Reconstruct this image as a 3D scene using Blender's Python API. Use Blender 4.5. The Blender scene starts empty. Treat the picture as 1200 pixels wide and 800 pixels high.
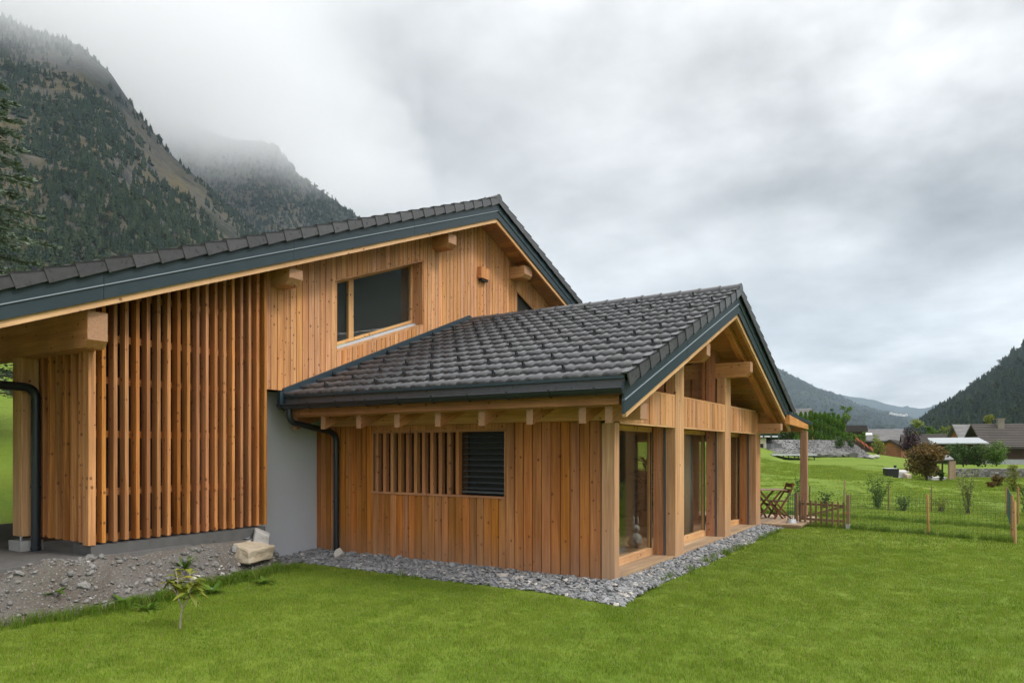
import bpy, math, random
import numpy as np
from mathutils import Vector, Matrix

R = random.Random(7)
rad = math.radians
S = bpy.context.scene
COL = S.collection

# ------------------------------------------------------------------ camera
F = 819.0; HZ = 526.4; EYE = 1.85; TH = rad(32.2)
CAM = np.array([-8.75, -3.87, EYE])
FWD = np.array([math.cos(TH), math.sin(TH)]); RGT = np.array([math.sin(TH), -math.cos(TH)])
cd = bpy.data.cameras.new('camera'); co = bpy.data.objects.new('camera', cd); COL.objects.link(co)
co.location = CAM; co.rotation_euler = (rad(90), 0, TH - rad(90))
cd.sensor_width = 36; cd.lens = F * 36 / 1200; cd.shift_y = (HZ - 400) / 1200
cd.clip_start = 0.05; cd.clip_end = 20000
S.camera = co

# ------------------------------------------------------------------ sky, sun, exposure
SUN_EL, SUN_AZ = rad(50), rad(-78)          # direction the light comes from, azimuth from +X
w = bpy.data.worlds.new('World'); S.world = w; w.use_nodes = True
def build_world():
    nt = w.node_tree; N = nt.nodes; L = nt.links; N.clear()
    def n(t, **k):
        x = N.new(t)
        for a, b in k.items(): setattr(x, a, b)
        return x
    def mth(op, a, b=None, c=None):
        x = n('ShaderNodeMath', operation=op)
        for i, q in enumerate((a, b, c)):
            if q is None: continue
            if isinstance(q, (int, float)): x.inputs[i].default_value = q
            else: L.new(q, x.inputs[i])
        return x.outputs[0]
    out = n('ShaderNodeOutputWorld'); bg = n('ShaderNodeBackground'); bg.inputs[1].default_value = 0.1
    L.new(bg.outputs[0], out.inputs[0])
    sky = n('ShaderNodeTexSky', sky_type='NISHITA', sun_disc=False, sun_elevation=SUN_EL, sun_rotation=rad(90) - SUN_AZ)
    tc = n('ShaderNodeTexCoord'); sp = n('ShaderNodeSeparateXYZ'); L.new(tc.outputs['Generated'], sp.inputs[0])
    zc = mth('MAXIMUM', sp.outputs[2], 0.0)
    den = mth('ADD', zc, 0.22)
    cb = n('ShaderNodeCombineXYZ'); L.new(mth('DIVIDE', sp.outputs[0], den), cb.inputs[0]); L.new(mth('DIVIDE', sp.outputs[1], den), cb.inputs[1])
    ns = n('ShaderNodeTexNoise'); ns.inputs['Scale'].default_value = 0.95; ns.inputs['Detail'].default_value = 5.5
    ns.inputs['Roughness'].default_value = 0.5; ns.inputs['Distortion'].default_value = 0.35
    mp = n('ShaderNodeMapping'); mp.inputs['Location'].default_value = (3.1, 1.7, 0); L.new(cb.outputs[0], mp.inputs[0]); L.new(mp.outputs[0], ns.inputs[0])
    n2 = n('ShaderNodeTexNoise'); n2.inputs['Scale'].default_value = 3.2; n2.inputs['Detail'].default_value = 6; n2.inputs['Roughness'].default_value = 0.55
    L.new(mp.outputs[0], n2.inputs[0])
    def direction(px, py):
        c = (px - 600) / F; v = np.array([FWD[0] + c * RGT[0], FWD[1] + c * RGT[1], (HZ - py) / F]); return v / np.linalg.norm(v)
    def lobe(px, py, k):
        d = direction(px, py)
        dp = n('ShaderNodeVectorMath', operation='DOT_PRODUCT'); L.new(tc.outputs['Generated'], dp.inputs[0]); dp.inputs[1].default_value = d
        return mth('POWER', mth('MAXIMUM', dp.outputs['Value'], 0.0), k)
    # broad light: CIE overcast (zenith three times the horizon) with brighter and darker banks of cloud
    base = mth('MULTIPLY_ADD', mth('POWER', zc, 2.6), SKY_ZEN, 6.9)
    v = mth('MULTIPLY', base, mth('MULTIPLY_ADD', ns.outputs[0], 1.9, 0.06))
    v = mth('MULTIPLY', v, mth('MULTIPLY_ADD', n2.outputs[0], 1.0, 0.50))
    v = mth('ADD', v, mth('MULTIPLY', lobe(600, 270, 22), 2.0))
    v = mth('ADD', v, mth('MULTIPLY', lobe(830, 225, 120), 0.9))
    v = mth('SUBTRACT', v, mth('MULTIPLY', lobe(985, 200, 40), 0.8))
    v = mth('SUBTRACT', v, mth('MULTIPLY', lobe(1080, 60, 22), 2.6))
    v = mth('SUBTRACT', v, mth('MULTIPLY', lobe(1000, 430, 160), 0.5))
    v = mth('SUBTRACT', v, mth('MULTIPLY', lobe(260, 20, 60), 0.4))
    dp = n('ShaderNodeVectorMath', operation='DOT_PRODUCT'); L.new(tc.outputs['Generated'], dp.inputs[0]); dp.inputs[1].default_value = (-0.10, -0.995, 0)   # the bright side of the sky
    v = mth('MULTIPLY', v, mth('MULTIPLY_ADD', dp.outputs['Value'], 0.66, 1.06))
    c2 = n('ShaderNodeCombineXYZ')
    L.new(v, c2.inputs[0]); L.new(mth('MULTIPLY', v, 1.0), c2.inputs[1]); L.new(mth('MULTIPLY', v, 1.0), c2.inputs[2])
    mx = n('ShaderNodeMix', data_type='RGBA'); mx.inputs[0].default_value = 0.97
    L.new(sky.outputs[0], mx.inputs[6]); L.new(c2.outputs[0], mx.inputs[7]); L.new(mx.outputs[2], bg.inputs[0])
SKY_ZEN = 17.0
HAZE = 0.7e-4; CLOUD_D = 0.014; CLOUD_BASE = 455.0; CLOUD_RISE = 0.12; CLOUD_RAMP = 150.0
build_world()
sd = bpy.data.lights.new('sun', 'SUN'); sd.energy = 1.5; sd.angle = rad(11); sd.color = (1.0, 0.96, 0.9)
so = bpy.data.objects.new('sun', sd); COL.objects.link(so)
sdir = Vector((math.cos(SUN_EL) * math.cos(SUN_AZ), math.cos(SUN_EL) * math.sin(SUN_AZ), math.sin(SUN_EL)))
so.rotation_euler = sdir.to_track_quat('Z', 'Y').to_euler(); so.location = (0, 0, 60)
S.view_settings.view_transform = 'Standard'; S.view_settings.look = 'None'
S.view_settings.exposure = 0.42; S.view_settings.gamma = 1.0; S.view_settings.use_curve_mapping = False
S.render.engine = 'CYCLES'
cy = S.cycles
cy.use_denoising = True
try: cy.denoiser = 'OPENIMAGEDENOISE'; cy.denoising_input_passes = 'RGB_ALBEDO_NORMAL'
except Exception: pass
cy.max_bounces = 8; cy.diffuse_bounces = 3; cy.glossy_bounces = 3; cy.transmission_bounces = 6; cy.transparent_max_bounces = 16
cy.volume_bounces = 6; cy.volume_step_rate = 2.0; cy.volume_max_steps = 128; cy.sample_clamp_indirect = 6; cy.use_adaptive_sampling = True; cy.adaptive_threshold = 0.01
S.render.film_transparent = False

# ------------------------------------------------------------------ helpers: projection and noise
def at_depth(px, py, d):
    c = (px - 600) / F
    return np.array([CAM[0] + d * (FWD[0] + c * RGT[0]), CAM[1] + d * (FWD[1] + c * RGT[1]), EYE + (HZ - py) / F * d])
def rayv(px, py):
    c = (px - 600) / F
    return np.array([FWD[0] + c * RGT[0], FWD[1] + c * RGT[1], (HZ - py) / F])
def on_y(px, py, y):
    r = rayv(px, py); return CAM + r * ((y - CAM[1]) / r[1])
def on_x(px, py, x):
    r = rayv(px, py); return CAM + r * ((x - CAM[0]) / r[0])
def on_z(px, py, z):
    r = rayv(px, py); return CAM + r * ((z - CAM[2]) / r[2])

_rng = np.random.RandomState(11)
_tab = _rng.rand(256, 256)
def vnoise(x, y):
    xi = np.floor(x).astype(int); yi = np.floor(y).astype(int); xf = x - xi; yf = y - yi
    xf = xf * xf * (3 - 2 * xf); yf = yf * yf * (3 - 2 * yf)
    a = _tab[xi % 256, yi % 256]; b = _tab[(xi + 1) % 256, yi % 256]; c = _tab[xi % 256, (yi + 1) % 256]; d = _tab[(xi + 1) % 256, (yi + 1) % 256]
    return (a * (1 - xf) + b * xf) * (1 - yf) + (c * (1 - xf) + d * xf) * yf
def fbm(x, y, o=5, g=0.5):
    s = 0; a = 1; t = 0
    for i in range(o):
        s = s + a * (vnoise(x * 2 ** i + 17.3 * i, y * 2 ** i + 9.1 * i) - 0.5); t += a; a *= g
    return s / t * 2
def sstep(a, b, x):
    t = np.clip((x - a) / (b - a), 0, 1); return t * t * (3 - 2 * t)

# ------------------------------------------------------------------ helpers: objects
def tag(o, label=None, cat=None, group=None, kind=None):
    if label: o['label'] = label
    if cat: o['category'] = cat
    if group: o['group'] = group
    if kind: o['kind'] = kind
    return o
def empty(name, loc, label=None, cat=None, group=None, rz=0):
    o = bpy.data.objects.new(name, None); COL.objects.link(o); o.location = loc; o.rotation_euler = (0, 0, rz); o.empty_display_size = 0.2
    return tag(o, label, cat, group)
def link(name, me, parent=None, mat=None):
    o = bpy.data.objects.new(name, me); COL.objects.link(o)
    if parent is not None: o.parent = parent
    if mat is not None and len(me.materials) == 0: me.materials.append(mat)
    return o
def children(o): return [c for c in bpy.data.objects if c.parent == o]
def copy_tree(o, parent=None):
    c = o.copy(); COL.objects.link(c); c.parent = parent
    for ch in children(o): copy_tree(ch, c)
    return c

AX = {'x': (1, 0, 0), 'y': (0, 1, 0), 'z': (0, 0, 1)}
class MB:
    """collects shapes into one mesh, with per-piece random value and grain coordinates"""
    def __init__(s): s.v = []; s.f = []; s.gc = []; s.rn = []; s.m = []; s.sm = []
    def add(s, vs, fs, axis='z', rnd=None, mat=0, smooth=False):
        rnd = R.random() if rnd is None else rnd
        a = Vector(AX[axis] if isinstance(axis, str) else axis).normalized()
        b = Vector((0, 0, 1)) if abs(a.z) < 0.9 else Vector((1, 0, 0))
        c = a.cross(b).normalized(); b = c.cross(a)
        o1, o2, o3 = rnd * 57.0, rnd * 113.0, rnd * 29.0
        k = len(s.v)
        for p in vs:
            p = Vector(p); s.v.append(tuple(p)); s.gc.append((p.dot(a) + o1, p.dot(c) + o2, p.dot(b) + o3)); s.rn.append(rnd)
        for f in fs: s.f.append(tuple(k + i for i in f)); s.m.append(mat); s.sm.append(smooth)
    HF = ((0, 3, 2, 1), (4, 5, 6, 7), (0, 1, 5, 4), (1, 2, 6, 5), (2, 3, 7, 6), (3, 0, 4, 7))
    def hexa(s, p, axis='z', rnd=None, mat=0): s.add(p, MB.HF, axis, rnd, mat)
    def box(s, x0, x1, y0, y1, z0, z1, axis='z', rnd=None, mat=0):
        s.hexa([(x0, y0, z0), (x1, y0, z0), (x1, y1, z0), (x0, y1, z0), (x0, y0, z1), (x1, y0, z1), (x1, y1, z1), (x0, y1, z1)], axis, rnd, mat)
    def bar(s, p, q, w, h=None, up=(0, 0, 1), rnd=None, mat=0):
        h = h or w; p = Vector(p); q = Vector(q); d = (q - p).normalized(); u = Vector(up)
        if abs(d.dot(u)) > 0.98: u = Vector((1, 0, 0))
        r = d.cross(u).normalized() * (w / 2); u = r.normalized().cross(d) * (h / 2)
        s.hexa([p - r - u, p + r - u, p + r + u, p - r + u, q - r - u, q + r - u, q + r + u, q - r + u], d, rnd, mat)
    def tube(s, pts, r, n=10, caps=True, rnd=None, mat=0, smooth=True):
        pts = [Vector(p) for p in pts]; rs = r if isinstance(r, (list, tuple)) else [r] * len(pts)
        vs = []; fs = []; pu = None
        for i, p in enumerate(pts):
            d = (pts[min(i + 1, len(pts) - 1)] - pts[max(i - 1, 0)]).normalized()
            u = pu if pu is not None else (Vector((0, 0, 1)) if abs(d.z) < 0.9 else Vector((1, 0, 0)))
            u = (u - d * u.dot(d)).normalized(); pu = u; w2 = d.cross(u)
            for k in range(n):
                a = 2 * math.pi * k / n; vs.append(p + (u * math.cos(a) + w2 * math.sin(a)) * rs[i])
        for i in range(len(pts) - 1):
            for k in range(n): fs.append((i * n + k, i * n + (k + 1) % n, (i + 1) * n + (k + 1) % n, (i + 1) * n + k))
        d0 = (pts[-1] - pts[0]).normalized() if (pts[-1] - pts[0]).length > 0 else Vector((0, 0, 1))
        s.add(vs, fs, d0, rnd, mat, smooth)
        if caps:
            s.add(vs[:n], [tuple(reversed(range(n)))], d0, rnd, mat); s.add(vs[-n:], [tuple(range(n))], d0, rnd, mat)
    def build(s, name, mat, parent=None, bevel=0, loc=None):
        me = bpy.data.meshes.new(name)
        off = Vector(loc) if loc is not None else Vector((0, 0, 0))
        me.from_pydata([tuple(Vector(p) - off) for p in s.v] if loc is not None else s.v, [], s.f)
        a = me.attributes.new('gc', 'FLOAT_VECTOR', 'POINT'); a.data.foreach_set('vector', np.array(s.gc, dtype=np.float32).ravel())
        a = me.attributes.new('rnd', 'FLOAT', 'POINT'); a.data.foreach_set('value', np.array(s.rn, dtype=np.float32))
        me.polygons.foreach_set('use_smooth', s.sm)
        for m in (mat if isinstance(mat, (list, tuple)) else [mat]): me.materials.append(m)
        if isinstance(mat, (list, tuple)): me.polygons.foreach_set('material_index', s.m)
        o = link(name, me, parent)
        if loc is not None: o.location = loc
        if bevel:
            b = o.modifiers.new('edge', 'BEVEL'); b.width = bevel; b.segments = 1; b.limit_method = 'ANGLE'
        return o
def grid_mesh(name, X, Y, Z, mat, parent=None, smooth=True, attr=None):
    n, m = X.shape; V = np.stack([X, Y, Z], -1).reshape(-1, 3)
    i = np.arange(n * m).reshape(n, m); Fq = np.stack([i[:-1, :-1], i[1:, :-1], i[1:, 1:], i[:-1, 1:]], -1).reshape(-1, 4)
    me = bpy.data.meshes.new(name); me.vertices.add(len(V)); me.vertices.foreach_set('co', V.ravel().astype(np.float32))
    me.loops.add(Fq.size); me.loops.foreach_set('vertex_index', Fq.ravel().astype(np.int32))
    me.polygons.add(len(Fq)); me.polygons.foreach_set('loop_start', np.arange(0, Fq.size, 4, dtype=np.int32))
    me.polygons.foreach_set('loop_total', np.full(len(Fq), 4, dtype=np.int32))
    me.update(calc_edges=True); me.validate()
    me.polygons.foreach_set('use_smooth', np.full(len(me.polygons), smooth))
    for k, a in (attr or {}).items():
        t = me.attributes.new(k, 'FLOAT', 'POINT'); t.data.foreach_set('value', a.ravel().astype(np.float32))
    return link(name, me, parent, mat)
def raw_mesh(name, V, Fc, mat, rnd=None):
    V = np.asarray(V, dtype=np.float32); Fc = np.asarray(Fc, dtype=np.int32); k = Fc.shape[1]
    me = bpy.data.meshes.new(name); me.vertices.add(len(V)); me.vertices.foreach_set('co', V.ravel())
    me.loops.add(Fc.size); me.loops.foreach_set('vertex_index', Fc.ravel())
    me.polygons.add(len(Fc)); me.polygons.foreach_set('loop_start', np.arange(0, Fc.size, k, dtype=np.int32)); me.polygons.foreach_set('loop_total', np.full(len(Fc), k, dtype=np.int32))
    me.update(calc_edges=True)
    if rnd is not None:
        a = me.attributes.new('rnd', 'FLOAT', 'POINT'); a.data.foreach_set('value', np.asarray(rnd, dtype=np.float32))
    me.materials.append(mat); return me

_src = {}
def scatter(name, sources, P, rot, scl, idx, mat=None):
    """one object of countless small pieces: points carrying instances of the source meshes"""
    c = bpy.data.collections.new(name + '_sources')
    for i, me in enumerate(sources):
        o = bpy.data.objects.new('%s_piece_%02d' % (name, i), me); c.objects.link(o)
    P = np.asarray(P, dtype=np.float32)
    me = bpy.data.meshes.new(name); me.vertices.add(len(P)); me.vertices.foreach_set('co', P.ravel())
    a = me.attributes.new('rot', 'FLOAT_VECTOR', 'POINT'); a.data.foreach_set('vector', np.asarray(rot, dtype=np.float32).ravel())
    a = me.attributes.new('scl', 'FLOAT_VECTOR', 'POINT'); a.data.foreach_set('vector', np.asarray(scl, dtype=np.float32).ravel())
    a = me.attributes.new('idx', 'INT', 'POINT'); a.data.foreach_set('value', np.asarray(idx, dtype=np.int32))
    o = link(name, me); o['kind'] = 'stuff'
    ng = bpy.data.node_groups.new(name + '_nodes', 'GeometryNodeTree')
    ng.interface.new_socket('Geometry', in_out='INPUT', socket_type='NodeSocketGeometry'); ng.interface.new_socket('Geometry', in_out='OUTPUT', socket_type='NodeSocketGeometry')
    N = ng.nodes; L = ng.links
    gi = N.new('NodeGroupInput'); go = N.new('NodeGroupOutput'); ip = N.new('GeometryNodeInstanceOnPoints'); ci = N.new('GeometryNodeCollectionInfo')
    ci.inputs['Collection'].default_value = c; ci.inputs['Separate Children'].default_value = True; ci.inputs['Reset Children'].default_value = True
    def attr(nm, t):
        x = N.new('GeometryNodeInputNamedAttribute'); x.data_type = t; x.inputs['Name'].default_value = nm
        return [q for q in x.outputs if q.enabled and q.name == 'Attribute'][0]
    L.new(gi.outputs[0], ip.inputs['Points']); L.new(ci.outputs[0], ip.inputs['Instance']); ip.inputs['Pick Instance'].default_value = True
    e2r = N.new('FunctionNodeEulerToRotation'); L.new(attr('rot', 'FLOAT_VECTOR'), e2r.inputs[0]); L.new(e2r.outputs[0], ip.inputs['Rotation'])
    L.new(attr('idx', 'INT'), ip.inputs['Instance Index']); L.new(attr('scl', 'FLOAT_VECTOR'), ip.inputs['Scale'])
    L.new(ip.outputs[0], go.inputs[0])
    m = o.modifiers.new('scatter', 'NODES'); m.node_group = ng
    return o

# ------------------------------------------------------------------ materials
class NT:
    def __init__(s, name):
        s.mat = bpy.data.materials.new(name); s.mat.use_nodes = True; s.t = s.mat.node_tree; s.N = s.t.nodes; s.L = s.t.links
        s.b = s.N['Principled BSDF']
    def n(s, t, **k):
        x = s.N.new(t)
        for a, b in k.items(): setattr(x, a, b)
        return x
    def set(s, inp, v):
        if isinstance(v, (int, float)): inp.default_value = v
        elif isinstance(v, (tuple, list)): inp.default_value = tuple(v) + (1,) if (len(v) == 3 and inp.type == 'RGBA') else v
        else: s.L.new(v, inp)
    def m(s, op, a, b=0.0, c=0.0, clamp=False):
        x = s.n('ShaderNodeMath', operation=op, use_clamp=clamp); s.set(x.inputs[0], a); s.set(x.inputs[1], b); s.set(x.inputs[2], c); return x.outputs[0]
    def mix(s, f, a, b, bt='MIX'):
        x = s.n('ShaderNodeMix', data_type='RGBA', blend_type=bt); s.set(x.inputs[0], f); s.set(x.inputs[6], a); s.set(x.inputs[7], b); return x.outputs[2]
    def ramp(s, f, stops):
        x = s.n('ShaderNodeValToRGB'); e = x.color_ramp.elements
        while len(e) < len(stops): e.new(0.5)
        for q, (p, c) in zip(e, stops): q.position = p; q.color = tuple(c) + (1,) if len(c) == 3 else c
        s.set(x.inputs[0], f); return x.outputs[0]
    def noise(s, vec, scale, detail=4, rough=0.55, dist=0.0):
        x = s.n('ShaderNodeTexNoise'); x.inputs['Scale'].default_value = scale; x.inputs['Detail'].default_value = detail; x.inputs['Roughness'].default_value = rough; x.inputs['Distortion'].default_value = dist
        if vec is not None: s.L.new(vec, x.inputs['Vector'])
        return x.outputs[0]
    def vor(s, vec, scale, feature='F1', rnd=1.0):
        x = s.n('ShaderNodeTexVoronoi', feature=feature); x.inputs['Scale'].default_value = scale; x.inputs['Randomness'].default_value = rnd
        if vec is not None: s.L.new(vec, x.inputs['Vector'])
        return x
    def vscale(s, vec, sc):
        x = s.n('ShaderNodeVectorMath', operation='MULTIPLY'); s.L.new(vec, x.inputs[0]); x.inputs[1].default_value = sc; return x.outputs[0]
    def attr(s, name, out='Fac'): return s.n('ShaderNodeAttribute', attribute_name=name).outputs[out]
    def pos(s): return s.n('ShaderNodeNewGeometry').outputs['Position']
    def objco(s): return s.n('ShaderNodeTexCoord').outputs['Object']
    def bump(s, h, strength=0.3, dist=0.01):
        x = s.n('ShaderNodeBump'); x.inputs['Strength'].default_value = strength; x.inputs['Distance'].default_value = dist; s.L.new(h, x.inputs['Height']); s.L.new(x.outputs[0], s.b.inputs['Normal'])
    def fin(s, col, rough=0.6, **k):
        s.set(s.b.inputs['Base Color'], col); s.set(s.b.inputs['Roughness'], rough)
        for a, b in k.items(): s.set(s.b.inputs[a.replace('_', ' ')], b)
        return s.mat

def wood(name, dark, light, knot=(0.12, 0.036, 0.014), knots=0.5, var=0.35, rough=0.62, weather=None):
    t = NT(name); gc = t.attr('gc', 'Vector'); rn = t.attr('rnd')
    g1 = t.noise(t.vscale(gc, (0.7, 22, 22)), 1.0, 5, 0.62, 0.6)
    g2 = t.noise(t.vscale(gc, (2.2, 110, 110)), 1.0, 3, 0.6)
    g3 = t.noise(t.vscale(gc, (0.5, 3, 3)), 1.0, 3, 0.5)
    col = t.mix(t.m('MULTIPLY_ADD', g1, 2.6, -0.8, True), dark, light)
    col = t.mix(t.m('MULTIPLY_ADD', g2, 1.3, -0.35, True), col, t.mix(0.35, dark, (0.02, 0.008, 0.003)), 'MIX')
    hsv = t.n('ShaderNodeHueSaturation'); t.set(hsv.inputs['Hue'], t.m('MULTIPLY_ADD', rn, 0.010, 0.495))
    r2 = t.m('FRACT', t.m('MULTIPLY', rn, 37.7))
    t.set(hsv.inputs['Saturation'], t.m('MULTIPLY_ADD', r2, 0.14, 0.95))
    t.set(hsv.inputs['Value'], t.m('ADD', t.m('MULTIPLY_ADD', t.m('FRACT', t.m('MULTIPLY', rn, 91.3)), var * 2, 1 - var), t.m('ADD', t.m('MULTIPLY_ADD', g3, 0.7, -0.35), t.m('MULTIPLY_ADD', t.noise(t.vscale(t.pos(), (1.6, 1.6, 0.35)), 1.0, 4, 0.6), 0.7, -0.35)))); t.set(hsv.inputs['Color'], col)
    col = hsv.outputs[0]
    # knots: sparse dark ovals along the board
    sep = t.n('ShaderNodeSeparateXYZ'); t.L.new(gc, sep.inputs[0]); cb = t.n('ShaderNodeCombineXYZ')
    t.set(cb.inputs[0], t.m('MULTIPLY', sep.outputs[0], 7.5)); t.set(cb.inputs[1], t.m('MULTIPLY', t.m('ADD', sep.outputs[1], sep.outputs[2]), 9.0))
    vo = t.vor(cb.outputs[0], 1.0); vo.voronoi_dimensions = '2D'
    sc = t.n('ShaderNodeSeparateXYZ'); t.L.new(vo.outputs['Color'], sc.inputs[0])
    rk = t.m('MULTIPLY_ADD', sc.outputs[1], 0.15, 0.07)
    kn = t.m('SUBTRACT', 1.0, t.m('DIVIDE', vo.outputs['Distance'], rk), 0, True)
    kn = t.m('MULTIPLY', t.m('MULTIPLY', kn, 2.6, 0, True), t.m('LESS_THAN', sc.outputs[0], t.m('MULTIPLY', knots, 0.62)))
    col = t.mix(t.m('MULTIPLY', kn, 0.74), col, knot)
    if weather:
        p = t.n('ShaderNodeSeparateXYZ'); t.L.new(t.pos(), p.inputs[0])
        wn = t.noise(t.vscale(gc, (1.3, 9, 9)), 1.0, 4, 0.6)
        f = t.m('MULTIPLY', t.m('SUBTRACT', 1.0, t.m('DIVIDE', t.m('SUBTRACT', p.outputs[2], 0.0), weather[0]), 0, True), t.m('MULTIPLY', wn, 1.25))
        col = t.mix(f, col, weather[1])
    t.bump(t.m('ADD', g1, t.m('MULTIPLY', g2, 0.5)), 0.25, 0.004)
    return t.fin(col, t.m('MULTIPLY_ADD', g1, 0.2, rough - 0.1), Specular_IOR_Level=0.3)

def flat(name, col, rough=0.6, noise=0.12, scale=6, metallic=0.0, spec=0.5, bump=0.0):
    t = NT(name); g = t.noise(t.pos(), scale, 5, 0.6)
    c = t.mix(t.m('MULTIPLY_ADD', g, 1.6, -0.3, True), tuple(x * (1 - noise) for x in col), tuple(min(1, x * (1 + noise)) for x in col))
    if bump: t.bump(t.noise(t.pos(), scale * 12, 4, 0.6), bump, 0.004)
    return t.fin(c, t.m('MULTIPLY_ADD', g, 0.16, rough - 0.08), Metallic=metallic, Specular_IOR_Level=spec)

M = {}
M['clad_up'] = wood('larch_cladding_upper', (0.47, 0.202, 0.080), (0.80, 0.435, 0.215), knots=0.6, var=0.14)
M['clad_low'] = wood('larch_cladding_lower', (0.31, 0.106, 0.029), (0.64, 0.275, 0.088), knots=0.34, var=0.17, weather=(0.6, (0.26, 0.16, 0.10)))
M['clad_b'] = wood('larch_cladding_gable', (0.46, 0.205, 0.085), (0.74, 0.40, 0.195), knots=0.4, var=0.2)
M['post'] = wood('larch_post', (0.45, 0.215, 0.098), (0.74, 0.44, 0.245), knots=0.15, var=0.12, weather=(0.9, (0.36, 0.24, 0.15)))
M['reveal'] = wood('larch_reveal', (0.36, 0.150, 0.064), (0.62, 0.300, 0.140), knots=0.4, var=0.12)
M['beam'] = wood('spruce_beam', (0.46, 0.205, 0.083), (0.68, 0.36, 0.165), knots=0.35, var=0.10)
M['endgrain'] = flat('sawn_beam_end', (0.38, 0.205, 0.115), 0.8, 0.3, 40)
M['slat'] = wood('larch_slat', (0.31, 0.114, 0.036), (0.62, 0.285, 0.104), knots=0.55, var=0.26)
M['soffit'] = wood('soffit_boards', (0.43, 0.195, 0.082), (0.64, 0.325, 0.150), knots=0.4, var=0.10)
M['fascia'] = wood('pale_fascia_board', (0.60, 0.32, 0.140), (0.80, 0.485, 0.245), knots=0.35, var=0.06)
M['canopy'] = wood('canopy_post_wood', (0.28, 0.150, 0.085), (0.48, 0.29, 0.175), knots=0.3, var=0.1)
M['sill'] = wood('weathered_sill_boards', (0.30, 0.20, 0.125), (0.50, 0.36, 0.235), knots=0.2, var=0.15)
M['stake'] = wood('pine_stake', (0.32, 0.17, 0.07), (0.50, 0.31, 0.14), knots=0.3, var=0.2)
M['gate'] = wood('weathered_gate_wood', (0.17, 0.10, 0.058), (0.31, 0.20, 0.12), knots=0.2, var=0.25)
M['teak'] = wood('acacia_furniture', (0.12, 0.045, 0.022), (0.22, 0.095, 0.048), knots=0.05, var=0.2)
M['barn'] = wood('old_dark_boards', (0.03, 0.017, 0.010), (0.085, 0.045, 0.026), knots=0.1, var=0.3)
M['chalet'] = wood('orange_chalet_boards', (0.22, 0.085, 0.030), (0.40, 0.17, 0.065), knots=0.1, var=0.2)
M['metal'] = flat('anthracite_sheet_metal', (0.018, 0.034, 0.044), 0.45, 0.12, 3, spec=0.5)
M['bead_highlight'] = flat('bead_painted_highlight', (0.10, 0.135, 0.155), 0.4, 0.08, 3)  # same sheet metal as the verge, its edge highlight painted in as paler colour
M['gutterm'] = flat('black_gutter_metal', (0.014, 0.018, 0.022), 0.36, 0.1, 5)
M['rail'] = flat('grey_guide_rail', (0.10, 0.11, 0.12), 0.45, 0.08, 5, 0.3)
M['alu'] = flat('pale_aluminium', (0.55, 0.56, 0.57), 0.4, 0.06, 8, 0.3)
M['concrete'] = flat('pale_concrete', (0.34, 0.33, 0.31), 0.85, 0.18, 9, bump=0.3)
M['plinth'] = flat('dark_wet_concrete', (0.085, 0.082, 0.080), 0.8, 0.25, 7, bump=0.4)
M['asphalt'] = flat('tar_edge', (0.105, 0.100, 0.095), 0.9, 0.35, 10, bump=0.6)
M['plaster'] = flat('grey_render', (0.50, 0.51, 0.545), 0.88, 0.04, 1.2, bump=0.35)
M['white'] = flat('white_paint', (0.72, 0.71, 0.68), 0.6, 0.05, 5)
M['cream'] = flat('cream_render', (0.60, 0.53, 0.40), 0.85, 0.06, 2)
M['dark'] = flat('dark_interior', (0.030, 0.027, 0.024), 0.7, 0.2, 3)
M['blind'] = flat('dark_screen_fabric', (0.020, 0.021, 0.023), 0.75, 0.12, 30)
M['inwall'] = flat('interior_wall', (0.32, 0.235, 0.15), 0.8, 0.06, 2)
M['black'] = flat('black_rubber', (0.012, 0.012, 0.013), 0.6, 0.2, 8)
M['green_wire'] = flat('green_coated_wire', (0.030, 0.075, 0.055), 0.5, 0.1, 8)
M['orange_net'] = flat('orange_net', (0.42, 0.10, 0.035), 0.7, 0.15, 8)
M['chimney'] = flat('chimney_render', (0.22, 0.19, 0.16), 0.9, 0.2, 4)
M['rabbit'] = flat('pale_moulded_plastic', (0.36, 0.34, 0.32), 0.5, 0.04, 5)
M['curtain'] = flat('pale_curtain', (0.26, 0.25, 0.20), 0.9, 0.1, 3)
M['pot'] = flat('clay_pot', (0.25, 0.12, 0.07), 0.8, 0.1, 8)
M['bark'] = flat('bark', (0.085, 0.065, 0.050), 0.9, 0.35, 14, bump=0.6)
M['palebark'] = flat('pale_twig_bark', (0.30, 0.25, 0.20), 0.85, 0.25, 30)
M['membrane'] = flat('flat_roof_sheet', (0.30, 0.32, 0.33), 0.7, 0.08, 1)

def tile_mat(name, a, b, rough, sc=1.0):
    t = NT(name); rn = t.attr('rnd'); g = t.noise(t.pos(), 14 * sc, 5, 0.65); g2 = t.noise(t.pos(), 1.1 * sc, 4, 0.6)
    c = t.mix(t.m('MULTIPLY_ADD', g, 1.5, -0.25, True), a, b)
    h = t.n('ShaderNodeHueSaturation'); t.set(h.inputs['Value'], t.m('ADD', t.m('MULTIPLY_ADD', rn, 0.26, 0.72), t.m('MULTIPLY', g2, 0.3))); t.set(h.inputs['Color'], c)
    t.bump(g, 0.15, 0.003)
    return t.fin(h.outputs[0], t.m('MULTIPLY_ADD', g, 0.2, rough), Specular_IOR_Level=0.5)
M['tile'] = tile_mat('concrete_roof_tile', (0.048, 0.047, 0.050), (0.084, 0.082, 0.086), 0.20)
M['oldtile'] = tile_mat('old_brown_roof_tile', (0.032, 0.026, 0.023), (0.072, 0.058, 0.050), 0.75, 0.5)
M['greytile'] = tile_mat('grey_roof_tile', (0.12, 0.115, 0.115), (0.20, 0.19, 0.185), 0.6, 0.5)

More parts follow.
